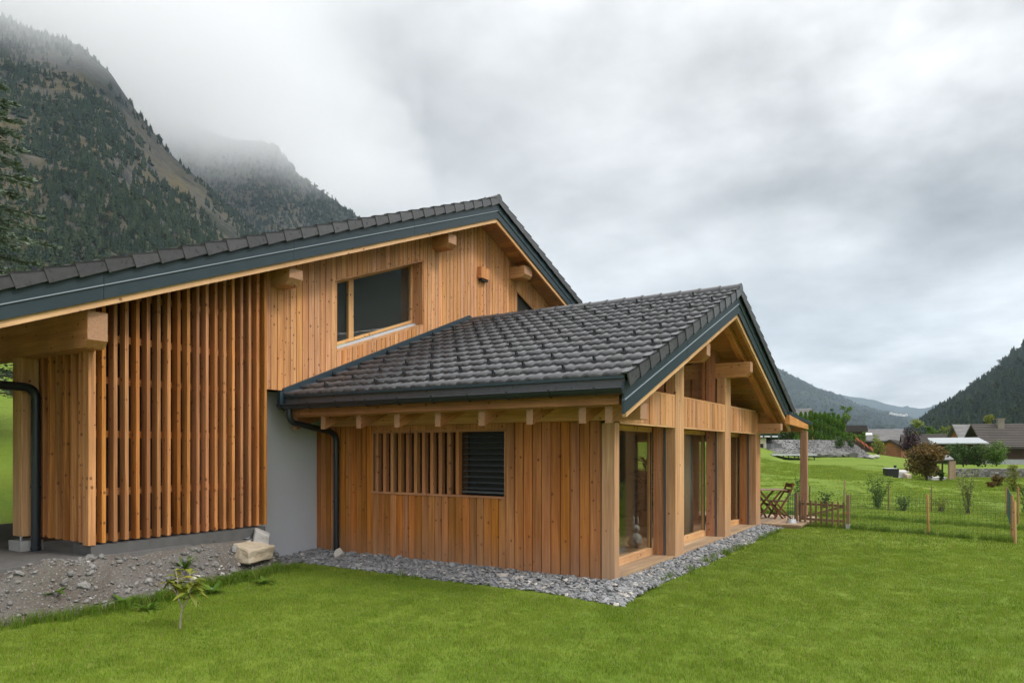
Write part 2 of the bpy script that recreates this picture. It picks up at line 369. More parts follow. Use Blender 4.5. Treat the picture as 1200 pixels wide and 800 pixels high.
def glass_mat():
    t = NT('window_glass'); N = t.N; L = t.L; N.remove(t.b)
    g = t.n('ShaderNodeNewGeometry'); dt = t.n('ShaderNodeVectorMath', operation='DOT_PRODUCT'); L.new(g.outputs['Incoming'], dt.inputs[0]); L.new(g.outputs['Normal'], dt.inputs[1])
    fr = t.m('MULTIPLY_ADD', t.m('POWER', t.m('SUBTRACT', 1.0, t.m('ABSOLUTE', dt.outputs['Value']), 0, True), 5.0), 0.95, 0.05)     # Schlick, the same from either side
    tr = t.n('ShaderNodeBsdfTransparent'); tr.inputs[0].default_value = (0.90, 0.92, 0.90, 1)
    gl = t.n('ShaderNodeBsdfGlossy'); gl.inputs['Roughness'].default_value = 0.0; gl.inputs[0].default_value = (0.95, 0.97, 0.95, 1)
    nz = t.noise(t.pos(), 0.8, 2, 0.5); bp = t.n('ShaderNodeBump'); bp.inputs['Strength'].default_value = 0.02; bp.inputs['Distance'].default_value = 0.02; L.new(nz, bp.inputs['Height']); L.new(bp.outputs[0], gl.inputs['Normal'])
    mx = t.n('ShaderNodeMixShader'); L.new(t.m('MULTIPLY', fr, 1.25, 0, True), mx.inputs[0]); L.new(tr.outputs[0], mx.inputs[1]); L.new(gl.outputs[0], mx.inputs[2])
    L.new(mx.outputs[0], [x for x in N if x.type == 'OUTPUT_MATERIAL'][0].inputs[0]); return t.mat
M['glass'] = glass_mat()

def leaf_mat(name, a, b, c=None, trans=0.25, rough=0.5, pscale=1.2, spec=0.2):
    t = NT(name); rn = t.attr('rnd'); g = t.noise(t.pos(), pscale, 3, 0.6)
    col = t.ramp(t.m('ADD', t.m('MULTIPLY', rn, 0.65), t.m('MULTIPLY_ADD', g, 0.7, -0.17)), [(0.0, a), (0.55, b), (1.0, c or b)])
    t.fin(col, rough, Specular_IOR_Level=spec)
    tl = t.n('ShaderNodeBsdfTranslucent'); t.set(tl.inputs[0], col); mx = t.n('ShaderNodeMixShader'); mx.inputs[0].default_value = trans
    t.L.new(t.b.outputs[0], mx.inputs[1]); t.L.new(tl.outputs[0], mx.inputs[2]); t.L.new(mx.outputs[0], [x for x in t.N if x.type == 'OUTPUT_MATERIAL'][0].inputs[0]); return t.mat
M['leaf'] = leaf_mat('green_leaves', (0.050, 0.095, 0.016), (0.100, 0.180, 0.028), (0.19, 0.26, 0.05))
M['leafdark'] = leaf_mat('dark_green_leaves', (0.026, 0.054, 0.014), (0.060, 0.108, 0.026), (0.11, 0.16, 0.036))
M['leafyel'] = leaf_mat('yellow_green_leaves', (0.085, 0.11, 0.016), (0.19, 0.21, 0.032), (0.36, 0.30, 0.04))
M['leafpale'] = leaf_mat('pale_green_leaves', (0.11, 0.15, 0.038), (0.20, 0.25, 0.062), (0.30, 0.33, 0.095))
M['leafrust'] = leaf_mat('rusting_leaves', (0.055, 0.060, 0.018), (0.135, 0.090, 0.026), (0.25, 0.115, 0.034), pscale=0.9)
M['leafplum'] = leaf_mat('plum_leaves', (0.018, 0.010, 0.012), (0.045, 0.020, 0.025), (0.075, 0.035, 0.035))
M['thuja'] = leaf_mat('thuja_sprays', (0.060, 0.130, 0.018), (0.115, 0.220, 0.032), (0.19, 0.30, 0.052))
M['needle'] = leaf_mat('blue_green_needles', (0.055, 0.085, 0.062), (0.140, 0.180, 0.130), (0.27, 0.31, 0.22), trans=0.15)
M['fir'] = leaf_mat('fir_needles', (0.006, 0.012, 0.008), (0.014, 0.023, 0.012), (0.034, 0.042, 0.018), trans=0.05, pscale=0.006, rough=.95, spec=0.0)
M['fir2'] = leaf_mat('mixed_forest_leaves', (0.012, 0.020, 0.008), (0.028, 0.038, 0.014), (0.075, 0.058, 0.020), trans=0.05, pscale=0.012, rough=.95, spec=0.0)

# ------------------------------------------------------------------ ground
def cam_xy(x, y):
    dx = np.asarray(x, float) - CAM[0]; dy = np.asarray(y, float) - CAM[1]
    return dx * RGT[0] + dy * RGT[1], dx * FWD[0] + dy * FWD[1]      # lateral, depth
_ctl = []
for px, py, d in ((-300, 575, 15), (0, 640, 13.5), (10, 600, 17), (10, 540, 20), (10, 460, 27), (10, 400, 40), (-250, 450, 27), (-250, 350, 45), (150, 450, 32), (150, 400, 45), (350, 480, 30), (350, 430, 50),
                  (500, 515, 28), (550, 480, 50), (700, 535, 28), (700, 510, 45), (850, 560, 27), (850, 530, 45), (850, 515, 62), (640, 470, 70),
                  (900, 550, 35), (920, 539, 58), (960, 535.5, 61), (1000, 535, 61), (960, 552, 40), (1000, 560, 31), (950, 575, 25.5), (1020, 545, 48), (1040, 556, 38),
                  (1085, 563, 37), (1125, 562, 39), (1120, 559, 45), (1175, 558, 46), (1250, 560, 45), (1160, 572, 34), (1300, 575, 34), (1250, 590, 24),
                  (1150, 546, 52), (1250, 546, 52), (1100, 548, 60), (1000, 530, 85), (1050, 535, 100), (950, 515, 90), (900, 505, 95), (1150, 543, 90), (1300, 543, 90), (1500, 545, 90), (1700, 560, 60), (2000, 600, 30)):
    p = at_depth(px, py, d); l, dd = cam_xy(p[0], p[1]); _ctl.append((float(l), float(dd), p[2]))
for px in (-900, -500, 0, 300, 600, 800, 950, 1050, 1150, 1300, 1600, 2200):
    for d in (3, 7, 11, 16, 20.3):
        if px < 400 and d > 12: continue
        _ctl.append(((px - 600) / F * d, d, 0.0))
for px, z in ((-1500, 60), (-800, 50), (-300, 46), (0, 42), (200, 36), (400, 27), (600, 18), (800, 9), (950, 4.0), (1100, -2), (1300, -2), (1600, -1), (2200, 0)):
    _ctl.append(((px - 600) / F * 200, 200, z))
for a in range(90, 271, 30): 
    for rr in (12, 60, 200): _ctl.append((rr * math.sin(rad(a)), rr * math.cos(rad(a)), 0.0))
_ctl = np.array(_ctl)
def _wp(l, d):                                   # work in log-depth so near detail and far slopes both behave
    r = np.sqrt(l * l + d * d) + 4; k = np.log(r) / r; return l * k * 6, d * k * 6
_cx, _cy = _wp(_ctl[:, 0], _ctl[:, 1])
_K = np.sqrt((_cx[:, None] - _cx) ** 2 + (_cy[:, None] - _cy) ** 2)
_W = np.linalg.solve(_K + np.eye(len(_ctl)) * -1e-3, _ctl[:, 2])
def ground_z(x, y):
    l, d = cam_xy(x, y); r = np.sqrt(l * l + d * d); s = np.minimum(1, 200 / np.maximum(r, 1e-3))
    X, Y = _wp(l * s, d * s); sh = np.shape(X); X = np.ravel(X); Y = np.ravel(Y)
    z = (np.sqrt((X[:, None] - _cx) ** 2 + (Y[:, None] - _cy) ** 2) @ _W).reshape(sh)
    z = z * sstep(20.2, 23.0, np.where((l > -3) , d + 0 * l, 30)) if True else z
    far = sstep(200, 900, r); z = z * (1 - far) - 6 * far
    # the house and everything round it stands on level ground
    flat_ = (1 - sstep(0.0, 2.5, np.maximum(np.maximum(-14 - x, x - 12.0), np.maximum(-30 - y, y - 7.5))))
    return z * (1 - flat_)
def gz(x, y): return float(ground_z(np.array([x]), np.array([y]))[0])

def ground_mat():
    t = NT('meadow_grass'); p = t.pos()
    a = t.noise(p, 0.35, 5, 0.6, 0.4); b = t.noise(p, 5.0, 6, 0.7); c = t.noise(p, 40, 5, 0.75)
    col = t.mix(t.m('MULTIPLY_ADD', b, 1.7, -0.35, True), (0.088, 0.155, 0.012), (0.185, 0.255, 0.026))
    col = t.mix(t.m('MULTIPLY_ADD', a, 1.6, -0.6, True), col, (0.24, 0.28, 0.035))
    col = t.mix(t.m('MULTIPLY', c, 0.55), col, (0.030, 0.062, 0.008))
    q = t.n('ShaderNodeVectorMath', operation='LENGTH'); t.L.new(p, q.inputs[0])
    col = t.mix(t.m('MULTIPLY_ADD', q.outputs['Value'], 0.0045, -0.45, True), col, (0.030, 0.050, 0.014))
    t.bump(t.m('ADD', c, b), 0.6, 0.03)
    return t.fin(col, 0.85, Specular_IOR_Level=0.15)
M['ground'] = ground_mat()
def build_ground():
    az = np.concatenate([np.linspace(-45, 45, 271), np.linspace(46, 314, 90)])
    rr = np.concatenate([[0.02], np.geomspace(1.0, 9000, 210)])
    A, Rr = np.meshgrid(np.radians(np.append(az, 315)), rr)
    l = Rr * np.sin(A); d = Rr * np.cos(A)
    X = CAM[0] + d * FWD[0] + l * RGT[0]; Y = CAM[1] + d * FWD[1] + l * RGT[1]
    Z = ground_z(X, Y)
    Z = Z + fbm(X * 0.35, Y * 0.35, 3) * 0.10 * sstep(20, 34, Rr) 
    o = grid_mesh('meadow_ground', X, Y, Z, M['ground']); o['kind'] = 'structure'
build_ground()

# lawn: tufts of real blades near the camera, thinning with distance
def blade_patch(name, mat, n, size, h0, h1, wdt, seed, lean=0.6):
    q = np.random.RandomState(seed); V = []; Fc = []; rn = []
    for i in range(n):
        x, y = q.uniform(-size, size, 2); a = q.uniform(0, 6.283); h = q.uniform(h0, h1); le = q.uniform(0.1, lean) * h; b = q.uniform(0, 6.283)
        ca, sa = math.cos(a) * wdt, math.sin(a) * wdt; k = len(V); rv = q.rand()
        lx, ly = math.cos(b) * le, math.sin(b) * le
        V += [(x - ca, y - sa, -0.006), (x + ca, y + sa, -0.006), (x + lx * .45 + ca * .7, y + ly * .45 + sa * .7, h * .62), (x + lx * .45 - ca * .7, y + ly * .45 - sa * .7, h * .62), (x + lx * 1.25, y + ly * 1.25, h)]
        Fc += [(k, k + 1, k + 2), (k, k + 2, k + 3), (k + 3, k + 2, k + 4)]; rn += [rv] * 5
    return raw_mesh(name, V, Fc, mat, rn)
def grass_mat(name, a, b, c, dry):
    t = NT(name); p = t.pos(); rn = t.attr('rnd')
    n1 = t.noise(p, 0.8, 6, 0.7, 0.5); n2 = t.noise(p, 7.0, 5, 0.7)
    oi = t.n('ShaderNodeObjectInfo').outputs['Random']; mow = t.noise(t.vscale(p, (0.16, 1.9, 0)), 1.0, 3, 0.5); f = t.m('ADD', t.m('ADD', t.m('MULTIPLY_ADD', mow, 0.5, -0.25), t.m('ADD', t.m('MULTIPLY', rn, 0.75), t.m('MULTIPLY_ADD', oi, 0.30, -0.15)))  , t.m('MULTIPLY_ADD', n2, 0.55, -0.17))
    col = t.ramp(f, [(0.0, a), (0.5, b), (1.0, c)])
    col = t.mix(t.m('MULTIPLY', t.m('MULTIPLY_ADD', n1, 1.3, -0.45, True), t.m('GREATER_THAN', t.m('FRACT', t.m('MULTIPLY', rn, 13.7)), 0.35)), col, dry)
    col = t.mix(t.m('LESS_THAN', t.m('FRACT', t.m('MULTIPLY', rn, 51.3)), 0.11), col, (0.28, 0.24, 0.10))
    t.fin(col, 0.55, Specular_IOR_Level=0.2)
    tl = t.n('ShaderNodeBsdfTranslucent'); t.set(tl.inputs[0], col); mx = t.n('ShaderNodeMixShader'); mx.inputs[0].default_value = 0.3
    t.L.new(t.b.outputs[0], mx.inputs[1]); t.L.new(tl.outputs[0], mx.inputs[2]); t.L.new(mx.outputs[0], [x for x in t.N if x.type == 'OUTPUT_MATERIAL'][0].inputs[0]); return t.mat
M['grass'] = grass_mat('lawn_blades', (0.074, 0.146, 0.010), (0.172, 0.272, 0.018), (0.29, 0.365, 0.044), (0.27, 0.32, 0.050))
M['tallgrass'] = grass_mat('tall_grass_blades', (0.055, 0.125, 0.008), (0.105, 0.195, 0.012), (0.17, 0.25, 0.022), (0.14, 0.20, 0.02))
YF = ([-20, -10, -7, -5.44, -4.71, -4.1, -3.6, -3.0, -2.5, -2.0, -1.67, -1.35, -1.0], [5.2, 4.9, 4.7, 4.5, 4.30, 4.26, 4.42, 4.62, 4.70, 4.72, 4.78, 5.0, 5.6])
def bank_front(x): return np.interp(x, *YF)
def strip_edge(x, y):
    """signed: >0 where the gravel strip round the house lies"""
    n = fbm(x * 1.7 + 5, y * 1.7, 3) * 0.10
    dA = np.where(y > -0.55, x + 0.98 - 0.06 * np.sin(y * 1.3), -1); dB = np.where(x > -1.0, y + 0.52 - 0.02 * x * 0, -1)
    ins = np.minimum(np.minimum(x + 0.95 + 0.30 * np.clip(-y, -.2, .55), 11.2 - x), y + 0.50 + 0.10 * np.clip(-x, 0, 1)); return ins + n * 0.5
def on_lawn(x, y):
    ok = (strip_edge(x, y) < 0) | (x > 8.6) & (y < -0.7)
    ok &= ~((y > bank_front(x) + fbm(x * 3, y * 3, 3) * 0.12) & (x < -1.0))
    ok &= ~((x > -1.05) & (x < 11.3) & (y > -0.45))
    ok &= ~((x < -0.9) & (y > 5.6))
    return ok
def build_lawn():
    q = np.random.RandomState(3); P = []; idx = []; sc = []
    patches = [blade_patch('lawn_tuft', M['grass'], 230, 0.14, 0.014, 0.036, 0.0019, 100 + i) for i in range(5)]
    wide = [blade_patch('lawn_tuft_far', M['grass'], 230, 0.30, 0.022, 0.050, 0.0042, 200 + i) for i in range(4)]
    bands = ((3.6, 8.5, .175, 0, 5, 1.0), (8.5, 13, .19, 0, 5, 1.05), (13, 21.5, .36, 5, 9, 0.9), (21.5, 48, .52, 5, 9, 1.2))
    for d0, d1, dens, i0, i1, s in bands:
        l0, l1 = -0.78, 0.78
        sp = dens; gx, gy = np.meshgrid(np.arange(-d1 * 1.1, d1 * 1.1, sp), np.arange(d0, d1 + sp, sp)); l = gx.ravel() + q.uniform(-.4, .4, gx.size) * sp; d = gy.ravel() + q.uniform(-.4, .4, gx.size) * sp
        k = (np.abs(l) < 0.98 * d) & (d >= d0 - sp / 2) & (d < d1); l, d = l[k], d[k]
        X = CAM[0] + d * FWD[0] + l * RGT[0]; Y = CAM[1] + d * FWD[1] + l * RGT[1]
        k = on_lawn(X, Y); X, Y = X[k], Y[k]
        if d0 > 20: k = (Y < 14) & (X > 11.5); X, Y = X[k], Y[k]
        Z = ground_z(X, Y)
        P.append(np.stack([X, Y, Z], 1)); idx.append(q.randint(i0, i1, len(X))); sc.append(np.full(len(X), s) * q.uniform(0.8, 1.15, len(X)))
    P = np.concatenate(P); idx = np.concatenate(idx); sc = np.concatenate(sc); n = len(P)
    rot = np.zeros((n, 3)); rot[:, 2] = q.uniform(0, 6.283, n)
    scl = np.stack([sc, sc, q.uniform(0.55, 1.35, n) * np.maximum(sc, 1)], 1)
    scatter('lawn_grass', patches + wide, P, rot, scl, idx)
build_lawn()
def build_tall_grass():
    q = np.random.RandomState(5); P = []
    def along(pts, dens, spread):
        for (x0, y0), (x1, y1) in zip(pts, pts[1:]):
            n = int(math.hypot(x1 - x0, y1 - y0) * dens)
            t = q.rand(n); P.extend(zip(x0 + (x1 - x0) * t + q.normal(0, spread, n), y0 + (y1 - y0) * t + q.normal(0, spread, n)))
    along([(-4.2, 4.24), (-3.7, 4.34), (-3.1, 4.55), (-2.4, 4.66), (-1.9, 4.72), (-1.5, 4.9)], 90, 0.11)
    along([(-5.6, 4.5), (-4.7, 4.3), (-4.2, 4.2)], 50, 0.09)
    along([(-1.0, 3.6), (-0.98, 0.2), (-0.85, -0.45), (7.8, -0.58)], 5, 0.03)
    along([(9.4, -0.66), (8.8, -3.4), (8.2, -4.9)], 40, 0.05)
    along([(12.6, 2.2), (12.2, -1.2), (11.4, -4.2), (10.6, -6.0)], 45, 0.12)
    P = np.array([p for p in P if on_lawn(np.array([p[0]]), np.array([p[1] - 0.12]))[0]]); n = len(P)
    Z = ground_z(P[:, 0], P[:, 1])
    src = [blade_patch('tall_tuft', M['tallgrass'], 46, 0.07, 0.05, 0.16, 0.0026, 300 + i, 0.7) for i in range(4)]
    rot = np.zeros((n, 3)); rot[:, 2] = q.uniform(0, 6.283, n); s = q.uniform(0.5, 1.15, n)
    scatter('tall_grass', src, np.column_stack([P, Z]), rot, np.stack([s, s, s], 1), q.randint(0, 4, n))
build_tall_grass()

# bare earth bank and the made-up ground under the house
def bank_h(x, y):
    f = bank_front(x); b = 5.25
    t = (y - f) / np.maximum(b - f, 0.25)
    h = 0.50 * sstep(-0.05, 1.0, t) 
    h = h + 0.36 * np.exp(-(((x + 4.85) / 0.48) ** 2 + ((y - 4.78) / 0.24) ** 2)) + 0.10 * np.exp(-(((x + 6.2) / 0.7) ** 2 + ((y - 4.9) / 0.25) ** 2))
    rough = (1 - sstep(0.75, 1.15, t)) * sstep(-0.1, 0.25, t)
    h = h + rough * (fbm(x * 2.3, y * 2.3, 5, 0.6) * 0.14 + fbm(x * 11, y * 11, 4, 0.6) * 0.035)
    h = h * (1 - sstep(-1.75, -1.05, x) * (1 - 0.12)) - 0.05 * (t < -0.02) - 0.03
    return h
def dirt_mat():
    t = NT('bare_stony_earth'); p = t.pos()
    a = t.noise(p, 1.6, 5, 0.65); b = t.noise(p, 16, 6, 0.7); v = t.vor(p, 42)
    sc = t.n('ShaderNodeSeparateXYZ'); t.L.new(v.outputs['Color'], sc.inputs[0])
    col = t.mix(t.m('MULTIPLY_ADD', a, 2.4, -0.8, True), (0.128, 0.106, 0.086), (0.190, 0.180, 0.166))
    col = t.mix(t.m('MULTIPLY', b, 0.6), col, (0.060, 0.048, 0.040))
    col = t.mix(t.m('MULTIPLY', t.m('GREATER_THAN', sc.outputs[0], 0.62), t.m('LESS_THAN', v.outputs['Distance'], 0.42)), col, t.mix(sc.outputs[1], (0.10, 0.098, 0.095), (0.24, 0.23, 0.21)))
    t.bump(t.m('ADD', b, t.m('MULTIPLY', v.outputs['Distance'], -0.6)), 0.9, 0.02)
    return t.fin(col, 0.92, Specular_IOR_Level=0.2)
M['dirt'] = dirt_mat()
def build_bank():
    X, Y = np.meshgrid(np.linspace(-16, -0.9, 420), np.linspace(3.9, 7.6, 150), indexing='ij')
    o = grid_mesh('bare_earth_bank', X, Y, bank_h(X, Y), M['dirt']); o['kind'] = 'structure'
    b = MB(); b.box(-16, -1.2, 6.0, 10.9, -0.4, 0.485); o = b.build('carport_floor', M['asphalt']); o['kind'] = 'structure'
    # tarred apron along the foot of the screen and post
    pts = [(-4.9, 5.13), (-4.2, 5.1), (-3.2, 5.2), (-2.2, 5.32), (-1.5, 5.40)]
    b = MB(); top = 0.0
    for (x0, y0), (x1, y1) in zip(pts, pts[1:]):
        b.hexa([(x0, y0, .30), (x1, y1, .30), (x1, 6.1, .30), (x0, 6.1, .30), (x0, y0 + .05, .505), (x1, y1 + .05, .505), (x1, 6.1, .505), (x0, 6.1, .505)])
    b.hexa([(-9, 5.6, .3), (-4.9, 5.13, .3), (-4.9, 6.1, .3), (-9, 6.3, .3), (-9, 5.62, .505), (-4.9, 5.15, .505), (-4.9, 6.1, .505), (-9, 6.3, .505)])
    o = b.build('tarred_apron', M['asphalt']); o['kind'] = 'structure'
build_bank()

def stone_mesh(name, mat, seed, flatn=0.6, sub=1, jag=0.22):
    import bmesh
    bm = bmesh.new(); bmesh.ops.create_icosphere(bm, subdivisions=sub, radius=0.5); q = random.Random(seed)
    ax = Vector((q.uniform(.8, 1.2), q.uniform(.7, 1.0), flatn * q.uniform(.8, 1.2)))
    pl = [(Vector((q.gauss(0, 1), q.gauss(0, 1), q.gauss(0, 1))).normalized(), q.uniform(0.26, 0.42)) for _ in range(9)]
    for v in bm.verts:
        p = v.co * q.uniform(1 - jag * .5, 1 + jag * .5)
        for n, d in pl:
            e = p.dot(n)
            if e > d: p = p - n * (e - d)
        v.co = Vector((p.x * ax.x, p.y * ax.y, p.z * ax.z)) * 1.25
    me = bpy.data.meshes.new(name); bm.to_mesh(me); bm.free()
    rv = q.random(); a = me.attributes.new('rnd', 'FLOAT', 'POINT'); a.data.foreach_set('value', np.full(len(me.vertices), rv, dtype=np.float32))
    me.materials.append(mat); return me
def stone_mat(name, a, b, sc=14, bump=0.5, speck=(0.5, 0.48, 0.45)):
    t = NT(name); rn = t.attr('rnd'); oi = t.n('ShaderNodeObjectInfo').outputs['Random']; p = t.pos(); g = t.noise(p, sc, 5, 0.65)
    col = t.mix(t.m('FRACT', t.m('ADD', rn, t.m('MULTIPLY', oi, 7.3))), a, b); col = t.mix(t.m('MULTIPLY_ADD', g, 1.6, -0.5, True), col, t.mix(0.5, col, speck))
    col = t.mix(t.m('MULTIPLY_ADD', t.noise(p, sc * .4, 4, .6), 2.4, -1.3, True), col, t.mix(0.6, col, (0.05, 0.045, 0.035)))
    t.bump(g, bump, 0.01); return t.fin(col, 0.8, Specular_IOR_Level=0.3)
M['gravel'] = stone_mat('blue_grey_gravel', (0.075, 0.080, 0.088), (0.25, 0.255, 0.265), 30, 0.3)
M['palestone'] = stone_mat('pale_stone', (0.30, 0.27, 0.235), (0.50, 0.46, 0.41), 20)
M['rubble'] = stone_mat('mixed_rubble', (0.070, 0.066, 0.062), (0.20, 0.19, 0.178), 25)
M['bankstone'] = stone_mat('dark_bank_stone', (0.045, 0.045, 0.046), (0.12, 0.118, 0.115), 25)
M['boulder'] = stone_mat('ochre_boulder', (0.36, 0.285, 0.19), (0.42, 0.34, 0.235), 5, 0.9)
M['greyrock'] = stone_mat('grey_white_rock', (0.30, 0.285, 0.27), (0.42, 0.40, 0.38), 6, 0.9)
def build_gravel():
    q = np.random.RandomState(8)
    src = [stone_mesh('gravel_piece', M['gravel'], 20 + i, 0.45) for i in range(7)] + [stone_mesh('gravel_pale_piece', M['palestone'], 40 + i, 0.5) for i in range(2)]
    P = []
    def area(x0, x1, y0, y1, dens):
        n = int((x1 - x0) * (y1 - y0) * dens); X = q.uniform(x0, x1, n); Y = q.uniform(y0, y1, n)
        k = (strip_edge(X, Y) > -0.02) & ~((X > -0.02) & (Y > -0.0) & (X < 8.4) & (Y < 6)) ; P.append(np.stack([X[k], Y[k]], 1))
    area(-1.3, 0.0, -0.7, 6.0, 1000); area(-0.2, 9.3, -0.75, 0.03, 1100)
    n = 420; X = q.uniform(-1.9, -0.9, n); Y = q.uniform(5.1, 5.75, n); P.append(np.stack([X, Y], 1))
    P = np.concatenate(P); n = len(P); s = np.exp(q.normal(-2.93, 0.30, n))
    # heaped against the wall
    hug = np.where(P[:, 0] < 0.2, sstep(-1.0, 0, P[:, 0]) * .06, sstep(-.5, 0, P[:, 1]) * .05)
    Z = -0.005 + hug + q.uniform(0, 0.035, n) + np.where(P[:, 0] < -0.9, np.maximum(0, bank_h(P[:, 0], P[:, 1])), 0)
    rot = q.uniform(-0.5, 0.5, (n, 3)); rot[:, 2] = q.uniform(0, 6.28, n)
    idx = np.where(q.rand(n) < 0.07, q.randint(7, 9, n), q.randint(0, 7, n))
    scatter('gravel', src, np.column_stack([P, Z]), rot, np.stack([s, s, s], 1), idx)
    b = MB(); b.hexa([(-.84, -.32, -.1), (8.5, -.38, -.1), (8.5, 0.02, -.1), (-.84, 5.9, -.1), (-.84, -.32, .012), (8.5, -.38, .012), (8.5, .02, .02), (-.84, 5.9, .02)])
    o = b.build('gravel_bed', M['rubble']); o['kind'] = 'structure'
    # rubble on the bank
    n = 9500; X = q.uniform(-9, -1.3, n); Y = q.uniform(4.15, 5.7, n); k = (Y > bank_front(X) - 0.03 + q.normal(0, .06, n)) & (q.rand(n) < 0.35 + 0.65 * (fbm(X * 2, Y * 2, 3) > -0.1)); X, Y = X[k], Y[k]; n = len(X)
    s = np.exp(q.normal(-3.60, 0.62, n)); s = np.where(X > -3.6, s * 1.15, s)
    k = ~((Y > 5.12) & (X < -1.5)); X, Y, s = X[k], Y[k], s[k]; n = len(X)
    src2 = [stone_mesh('rubble_piece', M['rubble'], 60 + i, 0.6) for i in range(6)] + [stone_mesh('rubble_pale_piece', M['palestone'], 80 + i, 0.6) for i in range(2)]
    rot = q.uniform(-0.6, 0.6, (n, 3)); rot[:, 2] = q.uniform(0, 6.28, n)
    scatter('rubble', src2, np.column_stack([X, Y, bank_h(X, Y) + s * 0.12]), rot, np.stack([s, s, s], 1), np.where(q.rand(n) < .05, q.randint(6, 8, n), q.randint(0, 6, n)))
build_gravel()

def big_rock(name, mat, loc, dims, seed, label, rz=0.0):
    me = stone_mesh(name, mat, seed, 1.0, 3, 0.05)
    co_ = np.array([v.co for v in me.vertices]); mn, mx = co_.min(0), co_.max(0)
    for v in me.vertices: v.co = [(v.co[i] - (mn[i] + mx[i]) / 2) / (mx[i] - mn[i]) * dims[i] for i in range(3)]
    for v in me.vertices: v.co.z += dims[2] / 2
    o = link(name, me); o.location = loc; o.rotation_euler = (0, 0, rz); return tag(o, label, 'rock')
def box_rock(name, mat, loc, dims, rz, label, tilt=0.0):
    b = MB(); x, y, z = dims[0] / 2, dims[1] / 2, dims[2]
    b.hexa([(-x, -y, 0), (x * .9, -y * .9, 0), (x, y, 0), (-x, y * .8, 0), (-x * .98, -y * .8, z * .74), (x * .96, -y * 1.05, z * .80), (x * .80, y * .8, z), (-x * .75, y * .85, z * 1.05)])
    o = b.build(name, mat); o.location = loc; o.rotation_euler = (tilt, 0, rz)
    bv = o.modifiers.new('edge', 'BEVEL'); bv.width = 0.016; bv.segments = 1
    sb = o.modifiers.new('cut', 'SUBSURF'); sb.subdivision_type = 'SIMPLE'; sb.levels = 3; sb.render_levels = 3
    tx = bpy.data.textures.new(name, 'CLOUDS'); tx.noise_scale = 0.14; dm = o.modifiers.new('rough', 'DISPLACE'); dm.texture = tx; dm.strength = 0.05; dm.mid_level = 0.5
    return tag(o, label, 'rock')
box_rock('boulder', M['boulder'], (-1.98, 5.00, 0.20), (0.58, 0.40, 0.25), 0.25, 'flat topped ochre boulder with one long face at the corner of the lawn', 0.05)
box_rock('boulder', M['greyrock'], (-1.66, 5.22, 0.36), (0.40, 0.26, 0.25), 0.9, 'whitish grey rock leaning behind the ochre boulder under the slat screen', 0.16)
big_rock('rock', M['palestone'], (-0.42, 4.78, 0.02), (0.20, 0.16, 0.19), 92, 'cream fist shaped rock in the gravel right of the black downpipe')
big_rock('rock', M['gravel'], (-0.30, 2.52, 0.04), (0.10, 0.09, 0.11), 93, 'small dark upright stone in the gravel below the slatted window')
big_rock('rock', M['gravel'], (-3.15, 4.30, 0.0), (0.10, 0.08, 0.06), 94, 'small grey stone lying on the lawn edge below the ochre boulder')

# ------------------------------------------------------------------ the house
HOUSE = empty('timber_house', (0, 0, 0), 'larch clad house with two stepped gables and dark tiled roofs on the lawn', 'house')
PITCH = 0.392; CA = 1 / math.sqrt(1 + PITCH ** 2); SA = PITCH * CA
LX, LZ, LV = 4.15, 4.66, -0.60          # lower roof: ridge x, trim-top height at ridge, verge plane y
UX, UZ, UV = 4.49, 7.43, 4.85           # upper roof
WC = 5.45                               # plane of the upper gable cladding
def TL(x): return LZ - PITCH * abs(x - LX)
def TU(x): return UZ - PITCH * abs(x - UX)
def part(name, mb, mat, parent=None, bevel=0): return mb.build(name, mat, parent or HOUSE, bevel)

def tiled_slope(xr, zr, xe, y0, y1, side, tw=0.275, seed=1):
    """tiles of one slope as one array set: returns V, F, rnd"""
    q = np.random.RandomState(seed); Lk = abs(xr - xe) / CA; nc = int(round(Lk / 0.362)); cl = Lk / nc
    nt = int(round((y1 - y0) / tw)); tw = (y1 - y0) / nt; K = 9
    u = np.linspace(0, 1, K); prof = 0.026 * np.exp(-((u - 0.80) / 0.13) ** 2) + 0.014 * np.exp(-((u - 0.28) / 0.17) ** 2) - 0.004 * np.exp(-((u - 0.54) / 0.06) ** 2)
    prof[0] -= 0.006; prof[-1] -= 0.002
    V = []; Fc = []; rn = []; base = 0
    tmpl = []
    for k in range(K - 1): tmpl += [(k, k + 1, K + k + 1, K + k), (2 * K + k, 2 * K + k + 1, k + 1, k)]
    tmpl = np.array(tmpl)
    zlow = zr + 0.085
    for i in range(nc):
        for j in range(nt):
            jz = q.normal(0, 0.0014); sk = q.normal(0, 0.003); r = q.rand()
            t = y0 + (j + 0.012 + u * 0.985) * tw
            s0 = i * cl + sk - 0.012 * np.exp(-((u - 0.30) / 0.2) ** 2) + 0.008 * np.exp(-((u - 0.8) / 0.12) ** 2); s1 = (i + 1) * cl + 0.05
            for s, n in ((s0, prof + 0.050 + jz), (np.full(K, s1), prof + 0.004 + jz), (s0 + 0.006, prof + 0.004 + jz)):
                hx = (Lk - s) * CA + 0 * n; x = xr + side * (hx + n * SA); z = zlow - PITCH * hx + n * CA
                V.append(np.stack([x, t, z], 1))
            f = tmpl + base; Fc.append(f if side > 0 else f[:, ::-1]); base += 3 * K; rn += [r] * (3 * K)
    return np.concatenate(V), np.concatenate(Fc), np.array(rn), nc, nt, cl, tw, Lk, zlow
